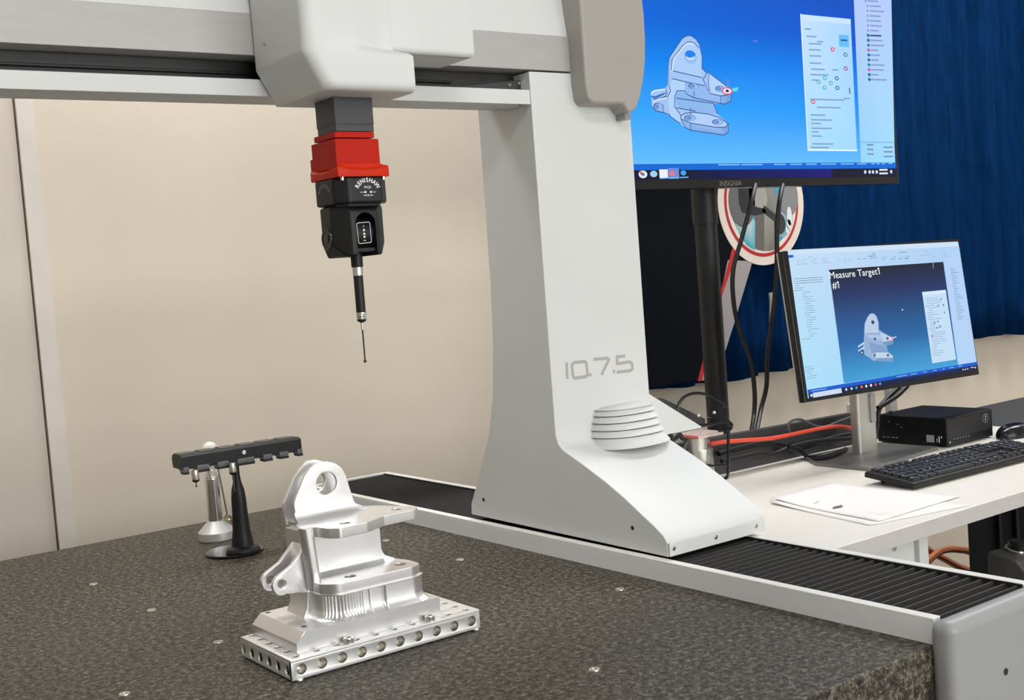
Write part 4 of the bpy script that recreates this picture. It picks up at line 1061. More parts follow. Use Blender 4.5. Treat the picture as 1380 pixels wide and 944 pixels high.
for y_ in (-1.724, -1.712, -1.70, -1.69): F.rect(y_, 0.004, y_ + 0.007, 0.0055, (150, 150, 150), 1)
F.build('side_sticker', M['print'], pc)
obj('top_knob', lathe([(0.006, 0), (0.006, 0.003), (0.004, 0.005)], (2.345, 1.722, CZ1), seg=14), M['black'], pc)

# ---- mouse
ms = thing('computer_mouse', 'black mouse lying right of the small computer on the white desk', 'mouse', (2.505, 1.512, ZD))
q = BM(); N1, N2 = 20, 8
for (kx, ky) in ((0.058, 0.031),):
    rings = [[q.verts.new((2.515 + kx * math.cos(2 * PI * i / N1) * math.cos(j / N2 * PI / 2) ** .7, 1.518 + ky * math.sin(2 * PI * i / N1) * math.cos(j / N2 * PI / 2) ** .7, ZD + 0.006 + 0.024 * math.sin(j / N2 * PI / 2))) for i in range(N1)] for j in range(N2)]
    base = [q.verts.new((v.co.x, v.co.y, ZD)) for v in rings[0]]
    rings = [base] + rings
    for A, B in zip(rings, rings[1:]):
        for i in range(N1): q.faces.new((A[i], A[(i + 1) % N1], B[(i + 1) % N1], B[i]))
    q.faces.new(rings[-1]); q.faces.new(rings[0])
obj('body', q, M['gloss'], ms)
obj('wheel', cyl((2.478, 1.515, ZD + 0.0235), (2.478, 1.521, ZD + 0.0235), 0.006, 16), M['greycase'], ms)

# ---- papers
def sheet(name, pts, z, lab_, curl, seed):
    q = BM(); n = 14; g = []
    a, b, c, d = [Vector((*p, 0)) for p in pts]
    for i in range(n + 1):
        row = []
        for j in range(n + 1):
            s, t = i / n, j / n
            p = a.lerp(b, s).lerp(d.lerp(c, s), t)
            zz = z + curl * max(0, 1 - s * 2.2) ** 2 * (1 - t * .7) + 0.0005 * math.sin(7 * s + seed) * (1 - s)
            row.append(q.verts.new((p.x, p.y, zz)))
        g.append(row)
    for i in range(n):
        for j in range(n): q.faces.new((g[i][j], g[i + 1][j], g[i + 1][j + 1], g[i][j + 1]))
    o_ = obj(name, q, M['paper']); s_ = o_.modifiers.new('thickness', 'SOLIDIFY'); s_.thickness = 0.0003; s_.offset = 1
    tag(o_, lab_, 'paper', None)
    return o_
s1 = [(1.6472,1.4831),(1.6006,1.229),(1.8159,1.1863),(1.8449,1.4838)]
s2 = [(1.6635,1.4938),(1.6275,1.2314),(1.8692,1.2378),(1.8482,1.5075)]
sheet('paper_sheet', [s1[0], s1[1], s1[2], s1[3]], ZD + 0.0008, 'lower white paper sheet peeking out at the front of the desk', 0.004, 0)
top_ = sheet('paper_sheet', [s2[0], s2[1], s2[2], s2[3]], ZD + 0.0022, 'upper white paper sheet with a small dark sketch, curling at left', 0.006, 1)
F = Flat((0, 0, ZD + 0.0037), (1, 0, 0), (0, 1, 0), 0.0001)
pm = [(1.6803,1.3556),(1.6921,1.4092),(1.6757,1.2941),(1.6737,1.2213),(1.7095,1.298)]
F.ell(pm[0], 0.012, 0.006, (120, 116, 116), 1); F.line([(pm[0][0] - 0.014, pm[0][1] - 0.002), (pm[0][0] + 0.014, pm[0][1] + 0.003)], 0.003, (90, 88, 90), 2)
F.line([pm[2], pm[3]], 0.0012, (205, 200, 200), 1); F.line([(pm[1][0] - 0.01, pm[1][1]), (pm[1][0] + 0.01, pm[1][1] + .004)], 0.002, (190, 186, 188), 1)
F.build('sketch_print', M['print'], top_)

# ---- clear holder with steel gauge and mesh pad, beside the bridge leg
GY = 1.70
ho = thing('acrylic_holder', 'clear acrylic holder with black rims partly hidden behind the bridge leg', 'holder', (1.76, 1.70, ZD))
g_ = lambda pts, y: [(p[0], y, p[1]) for p in pts]
hoop = [(1.6786,0.1469),(1.6842,0.1606),(1.6995,0.1712),(1.72,0.1749),(1.7432,0.1732),(1.7692,0.1659),(1.792,0.1536),(1.8091,0.143),(1.8185,0.129),(1.8179,0.1055)]
obj('hoop_pane', prism(hoop, 'Y', 1.739, 1.742), M['glass'], ho)
obj('hoop_rim', tube(g_(hoop, 1.738), 0.0032, 8), M['gloss'], ho)
loop = [(1.6268,0.1151),(1.6887,0.1147),(1.7406,0.1129),(1.7761,0.1129),(1.7889,0.1063),(1.7883,0.0991),(1.7774,0.0943),(1.7508,0.0959)]
obj('tray_rim', tube(g_(loop, 1.70), 0.0034, 8), M['gloss'], ho)
side = [(1.7686,0.0982),(1.7644,0.0426),(1.7605,0.0098),(1.7538,0.0015),(1.7374,-0)]
obj('side_rim', tube(g_(side, 1.69), 0.0032, 8), M['gloss'], ho)
low = [(1.6613,0.0501),(1.6804,0.042),(1.7227,0.0313),(1.7621,0.0273)]
obj('lower_rim', tube(g_(low, 1.69), 0.0024, 8), M['gloss'], ho)
pane = [(1.7195,0.1007),(1.7705,0.0957),(1.7626,0.003),(1.7395,-0.0005),(1.7009,0.0233)]
obj('side_pane', prism(pane, 'Y', 1.692, 1.695), M['glass'], ho)
bar_ = [(1.6426,0.1752),(1.6592,0.1722),(1.7732,0.1157),(1.7723,0.1063),(1.7545,0.1066)]
obj('back_strip', prism(bar_, 'Y', 1.757, 1.763), M['darkdesk'], ho)
for p in [(1.7781,0.1291),(1.7328,0.1286)]:
    obj('rivet', ball((p[0], 1.735, p[1]), 0.0035, seg=10), M['steel'], ho)
cyl_c = [(1.7245,0.0876),(1.7214,0.0213),(1.6976,0.0624),(1.7465,0.0551),(1.6947,0.0628),(1.7568,0.0536)]
cxs = cyl_c[0][0]
sg = thing('steel_gauge', 'stepped bright steel cylinder standing inside the clear acrylic holder', 'gauge', (cxs, 1.735, ZD))
rg = (cyl_c[3][0] - cyl_c[2][0]) / 2; zt_ = cyl_c[0][1]; zm = cyl_c[2][1]
obj('upper_cylinder', lathe([(rg, zm), (rg, zt_ - .002), (rg - .002, zt_)], (cxs, 1.735, 0), seg=36), M['steel2'], sg)
obj('lower_cylinder', lathe([(rg * 1.12, ZD), (rg * 1.14, ZD + 0.004), (rg * 1.14, zm - 0.002), (rg * 1.1, zm)], (cxs + 0.004, 1.735, 0), seg=36), M['steel2'], sg)
pad = thing('mesh_pad', 'pink and white perforated pad lying on top of the steel gauge', 'pad', (cxs, 1.72, zt_))
pp_ = [(1.6543,0.1113),(1.7199,0.1095),(1.7495,0.0981),(1.7389,0.0944),(1.6612,0.0941)]
pz = zt_ + 0.001
obj('pad_base', box(cxs - 0.034, cxs + 0.038, 1.698, 1.760, pz, pz + 0.006, 0.001), mat('pink_pad', (0.55, 0.12, 0.10), 0.6), pad)
q = BM()
for i in range(14):
    for j in range(12): 
        x = cxs - 0.031 + i * 0.005; y = 1.701 + j * 0.005
        box(x - 0.0016, x + 0.0016, y - 0.0016, y + 0.0016, pz + 0.006, pz + 0.0075, 0, bm=q)
        
k_ = obj('pad_studs', q, M['mesh'], pad, smooth=False); k_['kind'] = 'stuff'
q = BM()
for i in range(14): box(cxs - 0.031 + i * 0.005 - 0.0016, cxs - 0.031 + i * 0.005 + 0.0016, 1.6968, 1.698, pz + 0.0008, pz + 0.006, 0, bm=q)
k_ = obj('pad_edge_studs', q, M['mesh'], pad, smooth=False); k_['kind'] = 'stuff'
cl = [(1.5847,1.665,0.1171),(1.5917,1.665,0.1043),(1.6087,1.665,0.1118),(1.6161,1.665,0.1028),(1.6267,1.665,0.0973),(1.6171,1.665,0.0828)]
hk = obj('spring_clip', tube(cl, 0.0042, 6), M['gloss']); tag(hk, 'small black and silver clip dangling beside the vent louvres', 'clip')

# ================================================================== TELEVISION
tv = thing('wall_television', 'large flat television on a black pole showing a blue drawing of the bracket', 'television', (2.04, 1.93, FL))
TX0, TX1, TZ0, TZ1, TY = 1.435, 2.645, 0.600, 1.305, 1.88
obj('bezel', box(TX0, TX1, TY, TY + 0.035, TZ0, TZ1, 0.002), M['gloss'], tv)
obj('back_shell', box(TX0 + 0.15, TX1 - 0.15, TY + 0.035, TY + 0.062, TZ0 + 0.08, TZ1 - 0.08, 0.01), M['black'], tv)
pl = obj('pole', cyl((2.046, 1.985, FL + 0.02), (2.046, 1.985, 1.15), 0.0265, 28), M['black'], tv)
obj('pole_collar', cyl((2.046, 1.985, 0.525), (2.046, 1.985, 0.70), 0.030, 28), M['black'], pl)
obj('pole_base', box(1.76, 2.33, 1.93, 2.20, FL, FL + 0.02, 0.004), M['black'], tv)
obj('mount_plate', box(1.96, 2.13, 1.9415, 1.96, 0.80, 1.05, 0.002), M['black'], tv)
F = Flat((0, TY - 0.0004, 0), (1, 0, 0), (0, 0, 1), 0.00012)
F.rect(TX0 + 0.012, TZ0 + 0.022, TX1 - 0.012, TZ1 - 0.012, [(110, 195, 255), (110, 195, 255), (0, 96, 220), (0, 96, 220)], 0)
sx0, sx1 = TX0 + 0.012, TX1 - 0.012
za, zb2, zc2, zd2, ze2 = [p[1] for p in [(2.067,0.6559),(2.0775,0.771),(2.0866,0.8711),(2.0941,0.9544),(2.0999,1.0177)]]
F.poly([(sx0, za), (sx1, za), (sx1, zb2), (sx0, zb2)], [(98, 192, 255), (98, 186, 252), (28, 150, 250), (50, 168, 255)], 1)
F.poly([(sx0, zb2), (sx1, zb2), (sx1, zc2), (sx0, zc2)], [(50, 168, 255), (28, 150, 250), (0, 122, 238), (0, 138, 244)], 1)
F.poly([(sx0, zc2), (sx1, zc2), (sx1, zd2), (sx0, zd2)], [(0, 138, 244), (0, 122, 238), (0, 84, 206), (0, 110, 226)], 1)
F.poly([(sx0, zd2), (sx1, zd2), (sx1, TZ1 - 0.012), (sx0, TZ1 - 0.012)], [(0, 110, 226), (0, 84, 206), (0, 40, 150), (0, 60, 180)], 1)
# status bar and task bar
F.poly([(1.5857,0.6538),(2.6349,0.654),(2.6334,0.6381),(1.5845,0.6411)], (6, 104, 214), 3)
F.poly([(1.5846,0.6418),(2.6335,0.639),(2.6347,0.6174),(1.5827,0.6216)], [(14, 18, 48), (18, 20, 48), (14, 16, 44), (12, 16, 46)], 3)
F.poly([(1.9007,0.6398),(2.3785,0.6383),(2.3767,0.6187),(1.899,0.6213)], [(14, 18, 60), (20, 22, 130), (18, 20, 110), (14, 18, 60)], 4)
for p, c_, w_ in zip([(1.7593,0.6321),(1.7904,0.6326),(1.8198,0.6329),(1.8496,0.6332),(1.8787,0.6341),(1.8451,0.6331)], ((225, 235, 240), (160, 205, 240), (236, 240, 246), (110, 140, 215), (70, 160, 235), (230, 120, 140)), (.013, .011, .0125, .016, .009, .009)):
    F.rect(p[0] - w_, p[1] - w_ * .72, p[0] + w_, p[1] + w_ * .72, c_, 5) if w_ in (.0125, .016) else F.ell(p, w_ * .95, w_ * .62, c_, 6, 18)
F.ell([(1.7593,0.6321)][0], .005, .0034, (60, 120, 220), 7, 14); F.ell([(1.7548,0.6347)][0], .0045, .0035, (225, 90, 80), 7, 12)
F.line([(1.808,0.6231),(1.8321,0.6237)], 0.0022, (110, 190, 250), 6); F.line([(1.8365,0.6237),(1.861,0.6242)], 0.0022, (110, 190, 250), 6); F.line([(1.8677,0.6241),(1.8925,0.6246)], 0.0022, (110, 190, 250), 6)
for p in [(2.5078,0.6299),(2.5255,0.6297),(2.5388,0.6296),(2.5537,0.6295),(2.6127,0.6298)]: F.ell(p, .0048, .0045, (205, 225, 245), 6, 10)
for a, b in (([(2.5662,0.6345),(2.5964,0.6347)], 0), ([(2.5654,0.6257),(2.5971,0.6257)], 0)): F.line(a, 0.0042, (225, 235, 248), 6)
for a in ([(1.9897,0.6507),(2.0568,0.6506)], [(2.0641,0.6506),(2.1334,0.6506)], [(2.174,0.6506),(2.2127,0.6505)], [(2.2309,0.6504),(2.2706,0.6505)], [(2.2866,0.6504),(2.3244,0.6504)], [(2.3409,0.6505),(2.3963,0.6503)], [(2.416,0.6504),(2.4646,0.6503)], [(2.479,0.6502),(2.5141,0.6502)], [(2.5347,0.6503),(2.5466,0.6502)], [(2.5556,0.6503),(2.5676,0.6503)], [(2.5766,0.6504),(2.5887,0.6503)], [(2.6039,0.6505),(2.6192,0.6506)]):
    F.line(a, 0.0030, (110, 190, 245), 5)
# right hand tree panel
F.poly([(2.5026,1.1226),(2.6563,1.1362),(2.6301,0.6522),(2.4938,0.6529)], [(186, 200, 255), (186, 200, 255), (160, 222, 255), (150, 215, 255)], 3)
rnd = random.Random(11)
tr = [(2.5355,1.0533),(2.6493,1.058),(2.6332,0.67),(2.5188,0.6702)]
for i in range(17):
    t = 0.005 + i * 0.0315; s0 = 0.16 if i else .1
    dkk = i in (7,)
    F.line([grid(*tr, s0 + .08, t), grid(*tr, s0 + .3 + .3 * rnd.random(), t)], 0.0042, (60, 80, 110) if dkk else (140, 162, 206), 5)
    if i > 6: F.ell(grid(*tr, s0, t), 0.0062, 0.0042, ((30, 120, 140), (20, 150, 150), (200, 100, 150), (30, 110, 170))[i % 4], 5, 12)
    else: F.rect(*[grid(*tr, s0, t)[0] - .003, grid(*tr, s0, t)[1] - .003, grid(*tr, s0, t)[0] + .003, grid(*tr, s0, t)[1] + .003], (120, 150, 200), 5)
for i in range(3):
    F.line([grid(*tr, .02, .93 + .03 * i), grid(*tr, .22, .93 + .03 * i)], 0.0038, (120, 140, 180), 5); F.line([grid(*tr, .6, .945 + .03 * i), grid(*tr, .9, .945 + .03 * i)], 0.0038, (120, 140, 180), 5)
F.line([(2.4983,0.703),(2.6331,0.7037)], 0.002, (120, 170, 220), 5)
# dialogue panel
F.poly([(2.2982,1.0024),(2.4844,1.0031),(2.4803,0.6831),(2.2967,0.6839)], [(196, 226, 255), (170, 214, 255), (160, 218, 255), (170, 224, 255)], 4)
F.poly([(2.2982,1.0024),(2.4844,1.0031),(2.484,0.9902),(2.2984,0.9891)], (200, 230, 255), 5)
F.line([(2.2967,0.6839),(2.4803,0.6831)], 0.004, (230, 245, 255), 5); F.line([(2.2982,1.0024),(2.2967,0.6839)], 0.003, (225, 242, 255), 5)
dp = [(2.3059,0.9743),(2.4776,0.9799),(2.4753,0.6891),(2.3039,0.6902)]
for t, s0, s1 in ((.02, .03, .15), (.08, .06, .26), (.12, .28, .4), (.14, .1, .35), (.19, .1, .33), (.24, .1, .33), (.30, .1, .33), (.35, .12, .4), (.395, .1, .48), (.35, .58, .7), (.44, .12, .28), (.585, .8, .92), (.60, .06, .8), (.665, .2, .7), (.73, .06, .36), (.77, .06, .5), (.80, .06, .26), (.84, .06, .48), (.87, .06, .2), (.905, .06, .26), (.97, .06, .5), (1.0, .02, .4)):
    F.line([grid(*dp, s0, t), grid(*dp, s1, t)], 0.0036, (134, 164, 204), 6)
F.poly([grid(*dp, .75, .055), grid(*dp, .97, .055), grid(*dp, .97, .155), grid(*dp, .75, .155)], (96, 190, 250), 6); F.line([grid(*dp, .8, .1), grid(*dp, .93, .1)], 0.004, (50, 90, 140), 7)
for s, t, c in ((.88, .22, (20, 130, 150)), (.87, .335, (150, 60, 140)), (.66, .42, (10, 110, 150)), (.66, .50, (10, 110, 150)), (.4, .42, (50, 190, 190)), (.26, .455, (50, 190, 190)), (.52, .46, (50, 190, 190)), (.38, .50, (50, 190, 190)), (.6, .18, (220, 60, 110)), (.12, .62, (230, 50, 100))):
    p = grid(*dp, s, t); F.ell(p, 0.0078, 0.0052, c, 6, 16); F.ell(p, 0.0040, 0.0026, (200, 232, 250), 7, 12)
F.line([grid(*dp, .93, .5), grid(*dp, .935, .54)], 0.004, (60, 80, 110), 6)
# the bracket drawing
ED = (56, 92, 150); L1c, L2c, L3c, L4c = (186, 214, 250), (160, 196, 244), (140, 180, 236), (206, 228, 254)
F.poly([(1.859,0.8814),(1.8996,0.9222),(1.91,0.9284),(1.9201,0.9312),(1.93,0.9309),(1.9433,0.9246),(1.9532,0.9139),(1.9589,0.8889),(1.9565,0.862),(1.9615,0.8593),(1.9709,0.8512),(1.9772,0.8534),(2.0351,0.8235),(2.046,0.8152),(2.0418,0.792),(2.0183,0.7857),(1.9874,0.7864),(1.9956,0.7637),(2.0278,0.7441),(2.0271,0.7225),(2.012,0.7166),(1.9092,0.7256),(1.8921,0.7324),(1.8475,0.7568),(1.8309,0.7634),(1.8083,0.7657),(1.7978,0.775),(1.7997,0.7833),(1.7979,0.7969),(1.7967,0.8037),(1.8066,0.8094),(1.8413,0.8146),(1.8477,0.8217),(1.8536,0.8646)], L2c, 3)
F.poly([(1.8642,0.854),(1.8682,0.8763),(1.9002,0.907),(1.9127,0.9151),(1.9248,0.918),(1.9385,0.9154),(1.9497,0.9067),(1.9561,0.8887),(1.9539,0.8421)], (172, 206, 250), 4)
F.poly([(1.8641,0.8526),(1.9538,0.8412),(1.9562,0.8238),(1.9166,0.8281),(1.8645,0.8361)], (160, 198, 248), 4)
F.poly([(1.8643,0.8347),(1.901,0.8304),(1.8992,0.8108),(1.8758,0.8115),(1.8669,0.7988),(1.8648,0.7765),(1.8807,0.7588),(1.8791,0.7406),(1.8475,0.7568),(1.8475,0.7982),(1.8553,0.8206)], (178, 210, 250), 4)
F.poly([(1.901,0.8304),(1.9603,0.824),(1.9769,0.806),(2.0096,0.8041),(2.0068,0.7868),(1.9257,0.797),(1.9045,0.804),(1.8984,0.8108)], (146, 186, 240), 5)
F.poly([(1.9729,0.8513),(2.0342,0.8229),(2.0452,0.8152),(2.0368,0.8063),(2.0095,0.8035),(1.977,0.8075)], (178, 210, 252), 5)
F.poly([(2.0095,0.8032),(2.0446,0.8137),(2.0418,0.792),(2.0204,0.7857),(2.0068,0.7868)], [(128, 170, 230), (110, 156, 222), (118, 160, 224), (126, 168, 230), (140, 180, 236)], 5)
F.poly([(1.8736,0.8087),(1.899,0.808),(1.9256,0.7961),(1.9855,0.7878),(1.9956,0.7637),(1.9268,0.7652),(1.8802,0.7741),(1.8697,0.7877)], (140, 184, 238), 4)
F.poly([(1.8826,0.7574),(1.8949,0.7632),(1.9228,0.7651),(1.9668,0.7617),(1.9989,0.7552),(2.0245,0.7398),(2.0177,0.7339),(1.9888,0.7341),(1.9205,0.7398),(1.8859,0.7505)], (178, 208, 250), 5)
F.poly([(1.8824,0.756),(1.9108,0.7425),(1.9887,0.7336),(2.0276,0.7413),(2.0257,0.7211),(2.012,0.7166),(1.9093,0.7264),(1.8885,0.7365)], [(140, 180, 236), (148, 188, 240), (150, 188, 240), (110, 150, 216), (116, 156, 220), (128, 168, 230), (140, 180, 236), (136, 176, 232)], 4)
F.ell([(1.9236,0.883)][0], 0.0200, 0.0130, (150, 190, 240), 6); F.ell([(1.923,0.8894)][0], 0.0165, 0.0100, (20, 130, 235), 7); F.poly([(1.9086,0.8879),(1.9138,0.884),(1.9224,0.883),(1.9318,0.8853),(1.9373,0.8892),(1.936,0.8836),(1.9293,0.8796),(1.9173,0.8785),(1.9104,0.8816)], L4c, 8)
for pth in ([(1.859,0.8814),(1.8996,0.9222),(1.91,0.9284),(1.9201,0.9312),(1.93,0.9309),(1.9433,0.9246),(1.9532,0.9139),(1.9589,0.8889),(1.9565,0.862)], [(1.8622,0.854),(1.8662,0.8762),(1.9002,0.907),(1.9127,0.9151),(1.9248,0.918),(1.9385,0.9154),(1.9508,0.9059)], [(1.8641,0.8532),(1.9538,0.8418)], [(1.8645,0.8361),(1.9011,0.831),(1.9603,0.824)], [(1.859,0.8814),(1.8544,0.8647),(1.8489,0.8217)], [(1.8648,0.7765),(1.8676,0.7988),(1.8757,0.8107),(1.8973,0.8113),(1.9064,0.8032),(1.9257,0.797),(2.0059,0.7868),(2.0204,0.7857),(2.0418,0.792),(2.0451,0.8137)], [(1.8648,0.7765),(1.8808,0.7596),(1.8819,0.7504),(1.8921,0.7324),(1.9093,0.7264),(2.012,0.7166),(2.0271,0.7225),(2.029,0.7427),(1.999,0.756),(1.9668,0.7623),(1.9228,0.7654),(1.8948,0.7626),(1.8817,0.7568)], [(1.885,0.7496),(1.9107,0.7416),(1.9887,0.7336),(2.0199,0.7345),(2.0277,0.7427)], [(1.8704,0.7739),(1.927,0.768)], [(1.8723,0.7947),(1.9853,0.7863)], [(1.9772,0.8534),(2.0351,0.8235),(2.0451,0.8146)], [(1.9771,0.8529),(1.973,0.83),(1.977,0.8075),(2.0095,0.8035),(2.0369,0.8069)], [(1.9565,0.862),(1.9709,0.8512),(1.9575,0.838),(1.9714,0.813)], [(1.8475,0.7568),(1.879,0.74)], [(1.9107,0.7422),(1.9093,0.7264)], [(1.9269,0.8102),(1.9257,0.797)], [(2.0095,0.8032),(2.008,0.7869)], [(1.9137,0.7748),(1.9117,0.7523)], [(1.7967,0.8037),(1.8066,0.8094),(1.8413,0.8146),(1.8444,0.8064),(1.8398,0.798),(1.8045,0.7861)], [(1.7979,0.7969),(1.8091,0.7958),(1.8326,0.8033),(1.8404,0.8049)], [(1.7997,0.7833),(1.8124,0.7904),(1.8454,0.7968),(1.8562,0.8095),(1.8534,0.8205)], [(1.7978,0.775),(1.8083,0.7657),(1.8309,0.7634),(1.8496,0.7582)], [(1.8305,0.7799),(1.831,0.7647)], [(1.9853,0.7863),(1.9956,0.7637)]):
    F.line(pth, 0.0021, ED, 8)
F.poly([(1.7964,0.7968),(1.8091,0.7958),(1.8345,0.8034),(1.8362,0.8007),(1.8067,0.7894)], (70, 130, 215), 6)
for pth in ([(1.8639,0.8513),(1.8723,0.8793),(1.902,0.9051),(1.9133,0.9129),(1.9246,0.9152),(1.9363,0.913)], [(1.7986,0.8037),(1.8073,0.8086),(1.8404,0.8132)], [(1.8004,0.7833),(1.8131,0.7891),(1.8433,0.7948)]): F.line(pth, 0.0028, (222, 238, 255), 9)
for p, w_ in zip([(1.926,0.8223),(2.0089,0.8189),(1.9089,0.7528),(1.9939,0.7451),(1.8156,0.7754)], ((.0156, .0068), (.0150, .0068), (.0178, .0068), (.0168, .0064), (.0130, .0082))):
    F.ell(p, w_[0], w_[1], ED, 9, 24); F.ell((p[0] + .001, p[1] - .0004), w_[0] * .86, w_[1] * .84, (156, 192, 242), 10, 24); F.ell((p[0] - .003, p[1]), w_[0] * .5, w_[1] * .6, (100, 145, 212), 11, 18)
p = [(2.0313,0.8148)][0]
F.ell(p, 0.0180, 0.0082, (224, 60, 110), 11, 28); F.ell(p, 0.0138, 0.0060, (236, 236, 250), 12, 24); F.ell(p, 0.0056, 0.0034, (24, 50, 100), 13, 16)
F.line([(2.0338,0.8191),(2.0365,0.8394)], 0.004, (140, 120, 220), 10); F.poly([(2.0466,0.821),(2.0701,0.8246),(2.0628,0.8142),(2.0481,0.8153)], (90, 220, 240), 10)
F.line([(2.1292,0.9313),(2.1415,0.9311)], 0.003, (110, 120, 220), 4)
F.build('screen_picture', M['tvscreen'], tv)
F = Flat((0, TY - 0.0004, 0), (1, 0, 0), (0, 0, 1), 0.0001)
F.text('INSIGNIA', (2.025, 0.6035), 0.017, (120, 116, 108), 1)
F.build('brand_print', M['print'], tv)

# ================================================================== CABLES
def cable(name, pts, r, m, lab_, cat='cable', **k):
    o_ = obj(name, tube(pts, r, 8, **k), m); return tag(o_, lab_, cat)
cable('black_cable', [(2.0844,1.86,0.6034)] + [(2.0435,1.84,0.5591),(2.008,1.84,0.4862),(1.9729,1.84,0.4143),(1.9686,1.84,0.3409),(1.9839,1.84,0.2739),(2.0113,1.84,0.2049),(2.0174,1.84,0.1375),(2.0105,1.84,0.0881)] + [(1.9537,1.8,0.0567)], 0.0055, M['cablejacket'], 'black cable hanging from the television nearest to the pole')
cable('black_cable', [(2.1772,1.86,0.6019)] + [(2.1372,1.84,0.5567),(2.1244,1.84,0.4982),(2.1191,1.84,0.4395),(2.1032,1.84,0.3477),(2.0847,1.84,0.2817),(2.0663,1.84,0.216),(2.0578,1.84,0.1495),(2.0362,1.84,0.1016)] + [(1.9702,1.8,0.0544)], 0.0055, M['cablejacket'], 'black cable hanging from the television close beside the small monitor')
cable('red_cable', [(1.7584,1.735,0.0667),(1.7997,1.735,0.0653)] + [(1.8475,1.728,0.062),(1.9387,1.728,0.0538),(2.0346,1.728,0.0532),(2.1094,1.728,0.0527),(2.1604,1.728,0.0491),(2.2119,1.728,0.037)], 0.0045, M['redcable'], 'bright red cable running along the black desk back panel')
cable('desk_cable', [(1.9991,1.735,0.0269),(2.0345,1.735,0.0135)] + [(2.0484,1.7232,-0.004)] + [(2.0204,1.6756,0.004),(2.0366,1.6649,0.004),(2.0756,1.6723,0.004),(2.1329,1.6894,0.004)], 0.0055, M['cablejacket'], 'thick black cable looping low over the desk towards the monitor stand')
cable('desk_cable', [(1.7998,1.752,0.0392),(1.849,1.752,0.0413),(1.8993,1.752,0.0419),(1.9412,1.752,0.0406),(1.9928,1.752,0.0315),(2.0399,1.752,0.0131),(2.095,1.752,0.015),(2.1569,1.752,0.0195),(2.2308,1.752,0.0193)], 0.006, M['cablejacket'], 'black cable running tangled just below the red cable')
cable('desk_cable', [(1.7968,1.742,0.0249),(1.8547,1.742,0.0239),(1.9097,1.742,0.0235),(1.9607,1.742,0.0159),(2.0143,1.742,0.0225),(2.0736,1.742,0.0238),(2.1291,1.742,0.0208),(2.2171,1.742,0.0116)], 0.0055, M['cablejacket'], 'black cable crossing low through the tangle in front of the panel')
cable('loop_cable', [(1.9985,1.73,0.0581),(1.9952,1.73,0.0747),(2.0104,1.73,0.0824),(2.0394,1.73,0.0801),(2.0751,1.73,0.0639),(2.112,1.73,0.0539),(2.1638,1.73,0.0586),(2.2062,1.73,0.0631)], 0.0030, M['greycase'], 'thin grey cable loop rising above the red cable')
cable('monitor_cable', [(2.3816,1.7,0.1163),(2.3433,1.7,0.0984),(2.3006,1.7,0.0864),(2.2671,1.7,0.0787)] , 0.0055, M['cablejacket'], 'black cable behind the monitor sweeping left to the stand')
cable('monitor_cable', [(2.3713,1.715,0.1136),(2.3216,1.715,0.0918),(2.2922,1.715,0.0714),(2.2806,1.715,0.0335),(2.2726,1.715,0.0055)], 0.0055, M['cablejacket'], 'black cable behind the monitor dropping down to the desk')
cable('wall_cable', [(2.8404,2.5,0.3262),(2.8421,2.5,0.2917),(2.8349,2.5,0.2351)], 0.007, M['greypost'], 'short pale cable hanging on the curtain left of the monitor')
cable('patch_cable', [(2.3147,1.75,0.0111),(2.337,1.75,0.0098),(2.3648,1.75,0.0059)], 0.0025, M['redcable'], 'upper thin red patch cable behind the monitor stand')
cable('patch_cable', [(2.3141,1.75,0.0042),(2.3359,1.75,-0.0023),(2.3634,1.75,-0.0098)], 0.0025, M['redcable'], 'lower thin red patch cable behind the monitor stand')
wh = obj('power_plug', box(2.262, 2.288, 1.76, 1.785, ZD, 0.085, 0.004), M['white']); tag(wh, 'white plug standing between the monitor stand and the small computer', 'plug')

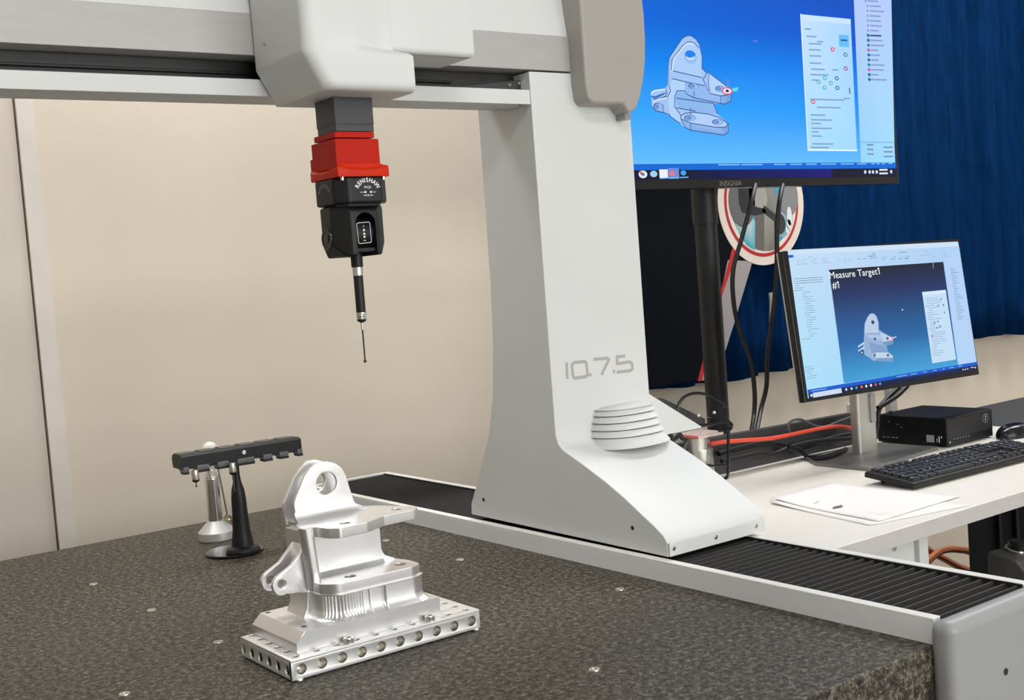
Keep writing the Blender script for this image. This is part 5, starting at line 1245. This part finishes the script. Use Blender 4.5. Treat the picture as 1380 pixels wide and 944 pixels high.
# ================================================================== BENEATH THE DESK
cb = thing('equipment_cabinet', 'tall black equipment cabinet standing under the right part of the desk', 'cabinet', (3.0, 1.75, FL))
obj('body', prism([(2.44, 1.60), (3.10, 1.45), (3.72, 1.86), (3.14, 2.06)], 'Z', FL + 0.02, -0.075, 0.003), M['pcblack'], cb)
for t in (0.12, 0.2, 0.28, 0.4):
    x, y = 2.44 + 0.66 * t, 1.60 - 0.15 * t
    obj('front_rib', box(x, x + 0.012, y - 0.012, y + 0.004, FL + 0.05, -0.09, 0.002), M['black'], cb)
for x, y in ((2.56, 1.62), (3.08, 1.52), (3.6, 1.85), (3.15, 2.0)): obj('foot', cyl((x, y, FL), (x, y, FL + 0.02), 0.02, 12), M['black'], cb)
kc = thing('control_case', 'charcoal equipment case with chromed knob at the right edge below the desk', 'case', (2.2, 1.26, FL))
kp = [(1.9964,-0.1458),(2.0832,-0.1534),(1.9935,-0.1787)]
KX = kp[2][0] + 0.045
obj('body', prism([(1.215, FL), (1.215, -0.185), (1.240, -0.158), (1.300, -0.150), (1.300, FL)], 'X', KX, KX + 0.40, 0.006, 3), M['greycase'], kc)
kn = obj('knob', lathe([(0.018, 0), (0.018, 0.018), (0.014, 0.022), (0, 0.022)], (KX + 0.05, 1.268, -0.156), (0, -0.25, 1), 24), M['gloss'], kc)
obj('knob_ring', lathe([(0.0215, 0), (0.0225, 0.006), (0.0200, 0.008), (0.0180, 0.008)], (KX + 0.05, 1.268, -0.155), (0, -0.25, 1), 24), M['steel'], kn)
cable('hose', [(3.0029,2.16,-0.4224),(3.0291,2.16,-0.4417),(3.1099,2.16,-0.4921),(3.1701,2.16,-0.5247),(3.2316,2.16,-0.5579),(3.2705,2.16,-0.5749),(3.3098,2.16,-0.5921)], 0.0105, M['orange'], 'orange brown hose slanting down below the desk', 'hose')
cable('hose', [(3.0064,2.13,-0.5236),(3.0318,2.13,-0.5005),(3.066,2.13,-0.4876),(3.1047,2.13,-0.481),(3.1528,2.13,-0.4842),(3.2009,2.13,-0.4958),(3.2349,2.13,-0.5055),(3.2689,2.13,-0.5197)], 0.0105, M['orange'], 'orange brown hose arching over the other hose', 'hose')
